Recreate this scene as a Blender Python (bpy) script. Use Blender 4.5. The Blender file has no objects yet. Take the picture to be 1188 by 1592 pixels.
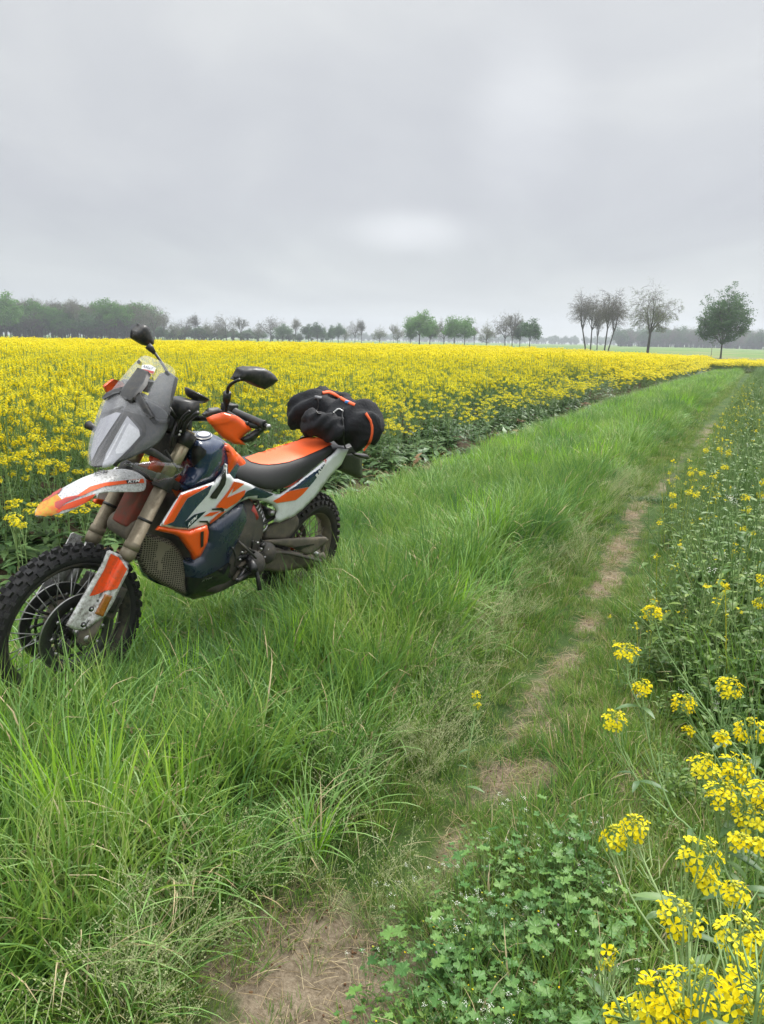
import bpy, bmesh, math, random
import numpy as np
from mathutils import Vector, Matrix
from mathutils.bvhtree import BVHTree
from mathutils.geometry import delaunay_2d_cdt
R = math.radians
PI = math.pi
scene = bpy.context.scene
C = scene.collection

# ------------------------------------------------------------------ camera
F0, EYE = 1188.0, 1.484                     # focal length in photo pixels (26 mm phone lens), eye height
PITCH = math.atan((796 - 529) / F0); ROLL = R(1.0)
cd = bpy.data.cameras.new('camera'); cam = bpy.data.objects.new('camera', cd); C.objects.link(cam)
cd.sensor_fit = 'HORIZONTAL'; cd.sensor_width = 36; cd.lens = 36; cd.clip_start = .02; cd.clip_end = 6000
cam.matrix_world = Matrix.Translation((0, 0, EYE)) @ Matrix.Rotation(PI/2 - PITCH, 4, 'X') @ Matrix.Rotation(ROLL, 4, 'Z')
scene.camera = cam
scene.view_settings.view_transform = 'Standard'; scene.view_settings.look = 'None'
HAZE = .00052
scene.view_settings.exposure = 1.36; scene.view_settings.gamma = 1

# ------------------------------------------------------------------ node helpers
def new_tree(m):
    m.use_nodes = True; nt = m.node_tree
    for n in list(nt.nodes): nt.nodes.remove(n)
    return nt
def N(nt, t, ins=None, **kw):
    n = nt.nodes.new(t)
    for k, v in kw.items(): setattr(n, k, v)
    for k, v in (ins or {}).items():
        if hasattr(v, 'default_value') or isinstance(v, bpy.types.NodeSocket): nt.links.new(v, n.inputs[k])
        else: n.inputs[k].default_value = v
    return n
def mth(nt, op, a, b=None, c=None, clamp=False):
    n = nt.nodes.new('ShaderNodeMath'); n.operation = op; n.use_clamp = clamp
    for i, v in enumerate((a, b, c)):
        if v is None: continue
        if isinstance(v, bpy.types.NodeSocket): nt.links.new(v, n.inputs[i])
        else: n.inputs[i].default_value = v
    return n.outputs[0]
def ramp(nt, fac, stops, interp='LINEAR'):
    n = nt.nodes.new('ShaderNodeValToRGB'); nt.links.new(fac, n.inputs[0]); cr = n.color_ramp; cr.interpolation = interp
    while len(cr.elements) < len(stops): cr.elements.new(.5)
    for e, (p, c) in zip(cr.elements, stops):
        e.position = p; e.color = (*c, 1) if len(c) == 3 else c
    return n.outputs[0]
def mix(nt, f, a, b, t='MIX'):
    n = nt.nodes.new('ShaderNodeMix'); n.data_type = 'RGBA'; n.blend_type = t
    for k, v in ((0, f), (6, a), (7, b)):
        if isinstance(v, bpy.types.NodeSocket): nt.links.new(v, n.inputs[k])
        else: n.inputs[k].default_value = v if k == 0 or len(v) == 4 else (*v, 1)
    return n.outputs[2]

# ------------------------------------------------------------------ world: overcast sky
SUN_EL, SUN_AZ = R(48), R(35)                # azimuth clockwise from +Y
w = bpy.data.worlds.new('World'); scene.world = w; w.use_nodes = True; nt = w.node_tree
for n in list(nt.nodes): nt.nodes.remove(n)
tc = N(nt, 'ShaderNodeTexCoord'); sep = N(nt, 'ShaderNodeSeparateXYZ', {0: tc.outputs['Generated']})
z = sep.outputs[2]; zc = mth(nt, 'MAXIMUM', z, 0.0)
zz = mth(nt, 'ADD', zc, .11)
px_ = mth(nt, 'DIVIDE', sep.outputs[0], zz); py_ = mth(nt, 'DIVIDE', sep.outputs[1], zz)
cv = N(nt, 'ShaderNodeCombineXYZ', {0: mth(nt, 'MULTIPLY', px_, .8), 1: mth(nt, 'MULTIPLY', py_, .42), 2: 0.0})
n1 = N(nt, 'ShaderNodeTexNoise', {'Vector': cv.outputs[0], 'Scale': .9, 'Detail': 6.0, 'Roughness': .52, 'Distortion': .5})
n2 = N(nt, 'ShaderNodeTexNoise', {'Vector': tc.outputs['Generated'], 'Scale': 2.1, 'Detail': 3.0, 'Roughness': .45})
cl = mth(nt, 'ADD', mth(nt, 'MULTIPLY', n1.outputs[0], .6), mth(nt, 'MULTIPLY', n2.outputs[0], .4))
ccol = ramp(nt, cl, [(.36, (.218, .222, .236)), (.5, (.252, .257, .266)), (.64, (.312, .316, .315))])
# brighter towards the zenith, as under any overcast sky
grad = ramp(nt, zc, [(0, (.93, .97, .97)), (.08, (.97, .99, .98)), (.16, (.93, .93, .945)), (.38, (1.06, 1.06, 1.05)), (.55, (2.4, 2.4, 2.36)), (1, (5.0, 5.0, 4.85))])
nt.nodes[-1].color_ramp.color_mode = 'RGB'
c2 = mix(nt, 1.0, ccol, grad, 'MULTIPLY')
# two thin spots in the cloud
def spot(v, width, sx):
    vec = Vector(v).normalized()
    d = N(nt, 'ShaderNodeVectorMath', {0: tc.outputs['Generated'], 1: vec}, operation='SUBTRACT')
    s = N(nt, 'ShaderNodeVectorMath', {0: d.outputs[0], 1: sx}, operation='MULTIPLY')
    l = N(nt, 'ShaderNodeVectorMath', {0: s.outputs[0]}, operation='LENGTH')
    m = N(nt, 'ShaderNodeMapRange', {0: l.outputs['Value'], 1: 0.0, 2: width, 3: 1.0, 4: 0.0}, interpolation_type='SMOOTHERSTEP')
    return mth(nt, 'MULTIPLY', m.outputs[0], mth(nt, 'MULTIPLY_ADD', n1.outputs[0], 2.2, -.35))
def pix_dir(u, v):
    a, b = u - 594, v - 796; c, s = math.cos(-ROLL), math.sin(-ROLL); a, b = a*c - b*s, a*s + b*c
    return Vector((a, F0*math.cos(PITCH) - b*math.sin(PITCH), -F0*math.sin(PITCH) - b*math.cos(PITCH)))
sp = mth(nt, 'ADD', mth(nt, 'MULTIPLY', spot(pix_dir(640, 360), .13, (1, 1, 3.4)), .085), mth(nt, 'MULTIPLY', spot(pix_dir(815, 185), .15, (1.5, 1.5, 1.0)), .055))
c3 = N(nt, 'ShaderNodeVectorMath', {0: c2, 1: (1, 1, 1)}, operation='MULTIPLY').outputs[0]
spc = N(nt, 'ShaderNodeCombineColor', {0: sp, 1: sp, 2: sp})
c4 = mix(nt, 1.0, c3, spc.outputs[0], 'ADD')
sky = N(nt, 'ShaderNodeTexSky', sky_type='NISHITA'); sky.sun_disc = False; sky.sun_elevation = SUN_EL; sky.sun_rotation = SUN_AZ
b1 = N(nt, 'ShaderNodeBackground', {0: sky.outputs[0], 1: .05}); b2 = N(nt, 'ShaderNodeBackground', {0: c4, 1: 1.0})
ms = N(nt, 'ShaderNodeMixShader', {0: .94, 1: b1.outputs[0], 2: b2.outputs[0]})
N(nt, 'ShaderNodeOutputWorld', {0: ms.outputs[0]})

sd = bpy.data.lights.new('sun', 'SUN'); sd.energy = 1.5; sd.angle = R(14); sd.color = (1, .965, .9)
sun = bpy.data.objects.new('sun', sd); C.objects.link(sun)
sdir = Vector((math.sin(SUN_AZ)*math.cos(SUN_EL), math.cos(SUN_AZ)*math.cos(SUN_EL), math.sin(SUN_EL)))
sun.rotation_euler = sdir.to_track_quat('Z', 'Y').to_euler()

# ------------------------------------------------------------------ materials
def pbr(name, col, rough=.5, metal=0, dirt=0, dirtcol=(.20, .165, .115), scale=30, coat=0, bump=0, bscale=200, var=.12, spec=.5, thr=.5):
    m = bpy.data.materials.new(name); nt = new_tree(m)
    tc = N(nt, 'ShaderNodeTexCoord')
    a = N(nt, 'ShaderNodeTexNoise', {'Vector': tc.outputs['Object'], 'Scale': scale, 'Detail': 8.0, 'Roughness': .65})
    v = N(nt, 'ShaderNodeTexNoise', {'Vector': tc.outputs['Object'], 'Scale': scale*.35, 'Detail': 3.0})
    cc = mix(nt, v.outputs[0], tuple(x*(1-var) for x in col), tuple(min(1, x*(1+var)) for x in col))
    rr = rough
    if dirt > 0:
        f = N(nt, 'ShaderNodeMapRange', {0: a.outputs[0], 1: thr-.12, 2: thr+.15, 3: 0.0, 4: dirt}, clamp=True)
        f2 = mth(nt, 'MULTIPLY', f.outputs[0], N(nt, 'ShaderNodeMapRange', {0: v.outputs[0], 1: .3, 2: .6, 3: .35, 4: 1.0}, clamp=True).outputs[0])
        cc = mix(nt, f2, cc, dirtcol)
        rr = mth(nt, 'MULTIPLY_ADD', f2, .9-rough, rough)
    b = N(nt, 'ShaderNodeBsdfPrincipled', {'Base Color': cc, 'Roughness': rr, 'Metallic': metal, 'Coat Weight': coat, 'Specular IOR Level': spec})
    if bump:
        bn = N(nt, 'ShaderNodeTexNoise', {'Vector': tc.outputs['Object'], 'Scale': bscale, 'Detail': 3.0})
        bp = N(nt, 'ShaderNodeBump', {'Height': bn.outputs[0], 'Strength': bump, 'Distance': .01}); nt.links.new(bp.outputs[0], b.inputs['Normal'])
    N(nt, 'ShaderNodeOutputMaterial', {0: b.outputs[0]})
    return m
MT = {}
MT['white'] = pbr('white_plastic', (.72, .74, .76), .32, dirt=.3, scale=40, thr=.62, coat=.2)
MT['whitedirty'] = pbr('muddy_white_plastic', (.70, .70, .70), .4, dirt=.95, dirtcol=(.12, .095, .07), scale=60, thr=.51)
MT['orange'] = pbr('orange_plastic', (.86, .105, .012), .33, dirt=.25, scale=50, thr=.62, coat=.2)
MT['orangedirty'] = pbr('muddy_orange_plastic', (.82, .085, .015), .4, dirt=.8, dirtcol=(.16, .10, .06), scale=48, thr=.57)
MT['fender'] = pbr('splattered_white_plastic', (.68, .69, .70), .35, dirt=.95, dirtcol=(.15, .14, .13), scale=120, thr=.55)
MT['mudred'] = pbr('mud_covered_red_plastic', (.22, .035, .02), .7, dirt=.8, dirtcol=(.10, .07, .05), scale=30, thr=.47)
MT['red'] = pbr('red_plastic', (.50, .03, .03), .4, dirt=.7, scale=60, thr=.52)
MT['mudyellow'] = pbr('pollen_yellow_mud', (.66, .13, .03), .7, dirt=1.0, dirtcol=(.46, .36, .05), scale=95, thr=.44)
MT['navy'] = pbr('navy_paint', (.016, .034, .085), .22, dirt=.15, scale=60, thr=.6, coat=.6)
MT['teal'] = pbr('dark_teal_decal', (.008, .026, .045), .25)
MT['black'] = pbr('black_plastic', (.010, .011, .013), .42, dirt=.25, scale=60, thr=.56)
MT['blackgloss'] = pbr('black_gloss_plastic', (.010, .013, .016), .16, dirt=.25, scale=30, thr=.6, coat=.5)
MT['tankfilm'] = pbr('dusty_dark_tank_plastic', (.016, .026, .052), .25, dirt=.35, dirtcol=(.10, .095, .085), scale=9, thr=.58, coat=.3)
MT['darkgrey'] = pbr('dark_grey_plastic', (.045, .048, .056), .45, dirt=.6, dirtcol=(.16, .145, .12), scale=60, thr=.5)
MT['mask'] = pbr('dusty_grey_mask', (.050, .052, .060), .35, dirt=.65, dirtcol=(.15, .14, .12), scale=90, thr=.5)
MT['seat'] = pbr('black_seat_vinyl', (.018, .018, .020), .6, bump=.15, bscale=900, var=.2)
MT['seatorange'] = pbr('orange_seat_vinyl', (.84, .12, .025), .55, bump=.12, bscale=900)
MT['rubber'] = pbr('tyre_rubber', (.012, .012, .014), .6, dirt=.4, dirtcol=(.045, .04, .033), scale=35, thr=.5, bump=.3, bscale=300)
MT['rubbermud'] = pbr('muddy_tyre_rubber', (.016, .016, .016), .75, dirt=.5, dirtcol=(.06, .05, .036), scale=25, thr=.46, bump=.3, bscale=300)
MT['gold'] = pbr('champagne_fork_anodising', (.36, .31, .21), .35, metal=.6, dirt=.35, scale=60, thr=.6)
MT['forkmud'] = pbr('muddy_fork_tube', (.21, .18, .125), .5, metal=.3, dirt=.75, dirtcol=(.15, .115, .075), scale=55, thr=.48)
MT['steel'] = pbr('dirty_steel', (.42, .42, .42), .35, metal=.9, dirt=.5, scale=70, thr=.53)
MT['spoke'] = pbr('spoke_steel', (.45, .45, .45), .35, metal=.85, dirt=.7, dirtcol=(.06, .055, .05), scale=9, thr=.5)
MT['disc'] = pbr('brake_disc_steel', (.10, .10, .105), .35, metal=.8, dirt=.6, dirtcol=(.06, .055, .05), scale=30, thr=.5)
MT['rim'] = pbr('black_rim_alloy', (.025, .025, .028), .35, metal=.3, dirt=.7, dirtcol=(.14, .12, .09), scale=30, thr=.5)
MT['alloymud'] = pbr('mud_coated_alloy', (.10, .09, .075), .75, metal=.1, dirt=.8, dirtcol=(.20, .165, .12), scale=28, thr=.45, bump=.2, bscale=120)
MT['enginemud'] = pbr('muddy_engine_casing', (.035, .034, .032), .6, dirt=.7, dirtcol=(.12, .10, .075), scale=22, thr=.47, bump=.3, bscale=80)
MT['frame'] = pbr('orange_frame_paint', (.75, .07, .012), .4, dirt=.4, scale=40, thr=.55)
MT['amber'] = pbr('amber_reflector', (.32, .11, .01), .25, dirt=.3, coat=.5)
MT['lens'] = pbr('headlight_lens', (.50, .50, .55), .18, dirt=.6, dirtcol=(.25, .24, .23), scale=110, thr=.56, coat=.8)
MT['lensbright'] = pbr('headlight_reflector', (.80, .80, .84), .15, dirt=.5, dirtcol=(.35, .34, .34), scale=120, thr=.55, coat=.6)
MT['bag'] = pbr('black_bag_fabric', (.013, .014, .017), .8, bump=.35, bscale=70, var=.3, dirt=.12, dirtcol=(.05, .05, .055), scale=12, spec=.25)
MT['strap'] = pbr('orange_webbing', (.80, .12, .03), .7)
MT['blue'] = pbr('blue_buckle', (.05, .25, .6), .4)
MT['decalwhite'] = pbr('white_lettering', (.8, .8, .8), .4)
MT['greytxt'] = pbr('grey_lettering', (.10, .10, .11), .5)
MT['screenglass'] = (lambda: None)
def screen_mat(name, dust, tint):
    m = bpy.data.materials.new(name); nt = new_tree(m); tc = N(nt, 'ShaderNodeTexCoord')
    a = N(nt, 'ShaderNodeTexNoise', {'Vector': tc.outputs['Object'], 'Scale': 60.0, 'Detail': 8.0, 'Roughness': .7})
    v = N(nt, 'ShaderNodeTexNoise', {'Vector': tc.outputs['Object'], 'Scale': 7.0, 'Detail': 2.0})
    tr = N(nt, 'ShaderNodeBsdfTransparent', {0: (*tint, 1)}); gl = N(nt, 'ShaderNodeBsdfGlossy', {0: (1, 1, 1, 1), 'Roughness': .12})
    df = N(nt, 'ShaderNodeBsdfDiffuse', {0: (.32, .31, .29, 1)})
    lw = N(nt, 'ShaderNodeLayerWeight', {0: .5}); fr = mth(nt, 'MULTIPLY_ADD', mth(nt, 'POWER', lw.outputs['Facing'], 3.0), .5, .04)
    s1 = N(nt, 'ShaderNodeMixShader', {0: fr, 1: tr.outputs[0], 2: gl.outputs[0]})
    f = mth(nt, 'MULTIPLY', N(nt, 'ShaderNodeMapRange', {0: a.outputs[0], 1: .35, 2: .7, 3: dust*.5, 4: dust*1.5}, clamp=True).outputs[0], mth(nt, 'ADD', v.outputs[0], .4), clamp=True)
    s2 = N(nt, 'ShaderNodeMixShader', {0: f, 1: s1.outputs[0], 2: df.outputs[0]})
    N(nt, 'ShaderNodeOutputMaterial', {0: s2.outputs[0]}); return m
MT['screenglass'] = screen_mat('dusty_clear_screen', .07, (.95, .96, .97))
MT['coverglass'] = screen_mat('dusty_headlight_cover', .018, (.97, .97, .98))
def grille_mat():
    m = bpy.data.materials.new('perforated_guard'); nt = new_tree(m); tc = N(nt, 'ShaderNodeTexCoord')
    vo = N(nt, 'ShaderNodeTexVoronoi', {'Vector': N(nt, 'ShaderNodeVectorMath', {0: tc.outputs['Object'], 1: (1, 0, 1)}, operation='MULTIPLY').outputs[0], 'Scale': 105.0, 'Randomness': .12})
    a = N(nt, 'ShaderNodeTexNoise', {'Vector': tc.outputs['Object'], 'Scale': 9.0, 'Detail': 6.0})
    hole = mth(nt, 'MULTIPLY', mth(nt, 'LESS_THAN', vo.outputs['Distance'], .36), mth(nt, 'LESS_THAN', a.outputs[0], .57))
    base = mix(nt, a.outputs[0], (.13, .115, .09), (.24, .205, .15))
    b = N(nt, 'ShaderNodeBsdfPrincipled', {'Base Color': mix(nt, hole, base, (.012, .011, .01)), 'Roughness': .75})
    N(nt, 'ShaderNodeOutputMaterial', {0: b.outputs[0]}); return m
MT['grille'] = grille_mat()

# ------------------------------------------------------------------ tags
def tag(o, label, cat, group=None, kind=None):
    o['label'] = label; o['category'] = cat
    if group: o['group'] = group
    if kind: o['kind'] = kind
    return o
def mesh_obj(name, V, F, mats, parent=None, mi=None, smooth=True, link=True):
    me = bpy.data.meshes.new(name); me.from_pydata([tuple(v) for v in V], [], [tuple(f) for f in F])
    for m in (mats if isinstance(mats, (list, tuple)) else [mats]): me.materials.append(m)
    if mi is not None: me.polygons.foreach_set('material_index', mi)
    me.polygons.foreach_set('use_smooth', [smooth]*len(me.polygons)); me.update()
    o = bpy.data.objects.new(name, me)
    if link: C.objects.link(o)
    if parent: o.parent = parent
    return o

# ------------------------------------------------------------------ the motorcycle's own frame
BT = Vector((-.5144, 4.194, 0)); YAW, LEAN, STEER, BPT = R(-118.32), R(11.46), R(-6.42), R(-1.79)
BM = Matrix.Translation(BT) @ Matrix.Rotation(YAW, 4, 'Z') @ Matrix.Rotation(BPT, 4, 'Y') @ Matrix.Rotation(-LEAN, 4, 'X')
BMI = BM.inverted(); O_B = BMI @ Vector((0, 0, EYE)); M3I = BMI.to_3x3()
SA = Vector((1.638, 0, 0)); RK = R(26.3); SK = Vector((-math.sin(RK), 0, math.cos(RK)))
SM = Matrix.Translation(SA) @ Matrix.Rotation(STEER, 4, SK) @ Matrix.Translation(-SA); SMI = SM.inverted()
def bray(u, v): return M3I @ pix_dir(u, v)
def loc(u, v, y):                     # point of the plane y = const (motorcycle frame) seen at a photo pixel
    d = bray(u, v); return O_B + d*((y - O_B.y)/d.y)
def locS(u, v, y):                    # same in the steered frame
    o = SMI @ O_B; d = SMI.to_3x3() @ bray(u, v); return o + d*((y - o.y)/d.y)
CR = {'a': (0, 480, 1.9161), 'b': (40, 490, 3.96), 'c': (0, 690, 4.304), 'd': (180, 640, 4.95), 'e': (260, 540, 3.3), 'f': (350, 740, 5.4), 'p': (0, 0, 1)}
def px(c, pts):
    ox, oy, s = CR[c]; return [(ox + p[0]/s, oy + p[1]/s) + tuple(p[2:]) for p in pts]

class Part:
    def __init__(s): s.V = []; s.F = []; s.mi = []; s.mats = []
    def m(s, mat):
        mat = MT[mat] if isinstance(mat, str) else mat
        if mat not in s.mats: s.mats.append(mat)
        return s.mats.index(mat)
    def add(s, V, F, mat, st=False):
        b = len(s.V); k = s.m(mat)
        s.V += [SM @ Vector(v) if st else Vector(v) for v in V]
        s.F += [tuple(i + b for i in f) for f in F]; s.mi += [k]*len(F); return s
    def build(s, name, parent=None, label=None, smooth=True, bevel=0, sub=0, angle=40):
        o = mesh_obj(name, s.V, s.F, s.mats, parent, s.mi, smooth)
        if label: o['label'] = label
        if bevel:
            md = o.modifiers.new('bevel', 'BEVEL'); md.width = bevel; md.segments = 2; md.limit_method = 'ANGLE'; md.angle_limit = R(35)
        if sub: md = o.modifiers.new('sub', 'SUBSURF'); md.levels = md.render_levels = sub
        return o
    def bvh(s): return BVHTree.FromPolygons([tuple(v) for v in s.V], s.F)
def tube(pts, r, n=10, cap=True):
    pts = [Vector(p) for p in pts]; rr = r if isinstance(r, (list, tuple)) else [r]*len(pts)
    V = []; F = []; prev = None
    for i, p in enumerate(pts):
        t = (pts[min(i+1, len(pts)-1)] - pts[max(i-1, 0)]).normalized()
        if prev is None: a = t.orthogonal().normalized()
        else:
            a = prev - t*prev.dot(t); a = a.normalized() if a.length > 1e-6 else t.orthogonal().normalized()
        prev = a; b = t.cross(a)
        for k in range(n):
            an = 2*PI*k/n; V.append(p + (a*math.cos(an) + b*math.sin(an))*rr[i])
    for i in range(len(pts)-1):
        for k in range(n): F.append((i*n+k, i*n+(k+1) % n, (i+1)*n+(k+1) % n, (i+1)*n+k))
    if cap: F.append(tuple(range(n))[::-1]); F.append(tuple(range(len(V)-n, len(V))))
    return V, F
def smooth_path(pts, k=6):
    pts = [Vector(p) for p in pts]; P = [2*pts[0]-pts[1]] + pts + [2*pts[-1]-pts[-2]]; out = []
    for i in range(1, len(P)-2):
        for j in range(k):
            t = j/k; a, b, c, d = P[i-1:i+3]
            out.append(.5*((2*b) + (c-a)*t + (2*a-5*b+4*c-d)*t*t + (3*b-a-3*c+d)*t**3))
    return out + [pts[-1]]
def box(c, s, rot=None):
    c = Vector(c); V = []
    for x in (-.5, .5):
        for y in (-.5, .5):
            for zz_ in (-.5, .5):
                v = Vector((x*s[0], y*s[1], zz_*s[2])); V.append(c + (rot @ v if rot else v))
    return V, [(0, 1, 3, 2), (4, 6, 7, 5), (0, 4, 5, 1), (2, 3, 7, 6), (0, 2, 6, 4), (1, 5, 7, 3)]
def dens(poly, step):
    out = []
    for i, p in enumerate(poly):
        q = poly[(i+1) % len(poly)]; L = math.hypot(q[0]-p[0], q[1]-p[1]); n = max(1, int(L/step))
        for k in range(n): out.append((p[0]+(q[0]-p[0])*k/n, p[1]+(q[1]-p[1])*k/n))
    return out
def inside(x, y, P):
    r = False; j = len(P)-1
    for i in range(len(P)):
        if (P[i][1] > y) != (P[j][1] > y) and x < (P[j][0]-P[i][0])*(y-P[i][1])/(P[j][1]-P[i][1])+P[i][0]: r = not r
        j = i
    return r
def tess(poly, step):
    b = dens(poly, step); n = len(b); A = np.array(b)
    pts = list(b); x0, y0 = A.min(0); x1, y1 = A.max(0)
    yy = y0 + step*.5; row = 0
    while yy < y1:
        xx = x0 + (step*.5 if row % 2 else step*.1)
        while xx < x1:
            if inside(xx, yy, b) and np.hypot(A[:, 0]-xx, A[:, 1]-yy).min() > step*.55: pts.append((xx, yy))
            xx += step
        yy += step*.87; row += 1
    r = delaunay_2d_cdt([Vector(p) for p in pts], [(i, (i+1) % n) for i in range(n)], [], 1, 1e-5)
    V = [tuple(v) for v in r[0]]; T = [f for f in r[2] if inside(sum(V[i][0] for i in f)/3, sum(V[i][1] for i in f)/3, b)]
    return V, T, A
def seg_dist(p, A):
    B = np.roll(A, -1, 0); d = B - A; t = np.clip(((p-A)*d).sum(1)/np.maximum((d*d).sum(1), 1e-9), 0, 1)
    q = A + d*t[:, None]; return np.hypot(*(q-p).T).min()
def panel(poly, yf, thick=.006, step=4, pillow=.01, pw=6, st=False, mirror=False):
    L = locS if st else loc
    V2, T, A = tess(poly, step); V = []
    for p in V2:
        y = .15
        for _ in range(4):
            q = L(p[0], p[1], y); y = yf(q.x, q.z) if callable(yf) else yf
            if pillow:
                d = min(seg_dist(np.array(p), A)/pw, 1); y -= pillow*(1-math.sqrt(max(0, 1-(1-d)**2)))
        V.append(L(p[0], p[1], y))
    n = len(V); T = [tuple(t) for t in T]
    # orient outward (+y)
    F = []
    for t in T:
        a, b, c = (V[i] for i in t)
        F.append(t if (b-a).cross(c-a).y > 0 else t[::-1])
    ec = {}
    for t in F:
        for i in range(3):
            e = (t[i], t[(i+1) % 3]); ec[e] = 1
    side = [(b, a, a+n, b+n) for (a, b) in ec if (b, a) not in ec]
    V += [v - Vector((0, thick, 0)) for v in V]; F2 = F + [tuple(i+n for i in t[::-1]) for t in F] + side
    if mirror: V = [Vector((v.x, -v.y, v.z)) for v in V]; F2 = [f[::-1] for f in F2]
    return V, F2
def project(V2, bvh, off):
    out = []; last = None; miss = []
    for i, p in enumerate(V2):
        d = bray(p[0], p[1]).normalized(); h = bvh.ray_cast(O_B, d)
        if h[0] is None: out.append(None); continue
        nrm = h[1] if h[1].dot(d) < 0 else -h[1]
        out.append((h[0] + nrm*off, (h[0]-O_B).length))
    good = [o[1] for o in out if o]
    if not good: return None
    res = []
    for p, o in zip(V2, out):
        if o is None:
            k = min((abs(V2[j][0]-p[0])+abs(V2[j][1]-p[1]), j) for j in range(len(V2)) if out[j])[1]
            res.append(O_B + bray(*p).normalized()*out[k][1])
        else: res.append(o[0])
    return res
def decal(part, poly, mat, bvh, off=.0015, step=2.5):
    off = off + .0015
    V2, T, _ = tess(poly, step); V = project(V2, bvh, off)
    if V: 
        F = []
        for t in T:
            a, b, c = (V[i] for i in t); F.append(t if (b-a).cross(c-a).dot(O_B-a) > 0 else t[::-1])
        part.add(V, F, mat)
def text_mesh(s, bold=.02, shear=0):
    cu = bpy.data.curves.new('lettering', 'FONT'); cu.body = s; cu.offset = bold; cu.resolution_u = 3
    o = bpy.data.objects.new('lettering', cu); C.objects.link(o); bpy.context.view_layer.update()
    me = bpy.data.meshes.new_from_object(o.evaluated_get(bpy.context.evaluated_depsgraph_get()))
    V = [(v.co.x, v.co.y) for v in me.vertices]; F = [tuple(p.vertices) for p in me.polygons]
    bpy.data.objects.remove(o); bpy.data.curves.remove(cu); bpy.data.meshes.remove(me)
    x0 = min(v[0] for v in V); x1 = max(v[0] for v in V); y0 = min(v[1] for v in V); y1 = max(v[1] for v in V)
    return [((v[0]-x0)/(x1-x0), (v[1]-y0)/(y1-y0)) for v in V], F
def text_decal(part, s, o, ex, ey, mat, bvh, off=.003, bold=.03):
    off += .003
    V, F = text_mesh(s, bold)
    V2 = [(o[0]+ex[0]*x+ey[0]*y, o[1]+ex[1]*x+ey[1]*y) for x, y in V]
    P = project(V2, bvh, off)
    if P: part.add(P, F, mat)
def grid_rows(rows, st=False, sym=False):
    L = locS if st else loc; V = []; n = len(rows[0])
    for r in rows: V += [L(*p) for p in r]
    F = []
    for i in range(len(rows)-1):
        for k in range(n-1): F.append((i*n+k, i*n+k+1, (i+1)*n+k+1, (i+1)*n+k))
    return V, F
def subdiv_bake(V, F, lev=2, solid=0):
    o = mesh_obj('tmp', V, F, MT['white'])
    if solid: m = o.modifiers.new('s', 'SOLIDIFY'); m.thickness = solid; m.offset = -1
    m = o.modifiers.new('u', 'SUBSURF'); m.levels = lev; m.boundary_smooth = 'PRESERVE_CORNERS'; bpy.context.view_layer.update()
    me = bpy.data.meshes.new_from_object(o.evaluated_get(bpy.context.evaluated_depsgraph_get()))
    V = [v.co.copy() for v in me.vertices]; F = [tuple(p.vertices) for p in me.polygons]
    om = o.data; bpy.data.objects.remove(o); bpy.data.meshes.remove(om); bpy.data.meshes.remove(me)
    return V, F
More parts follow.
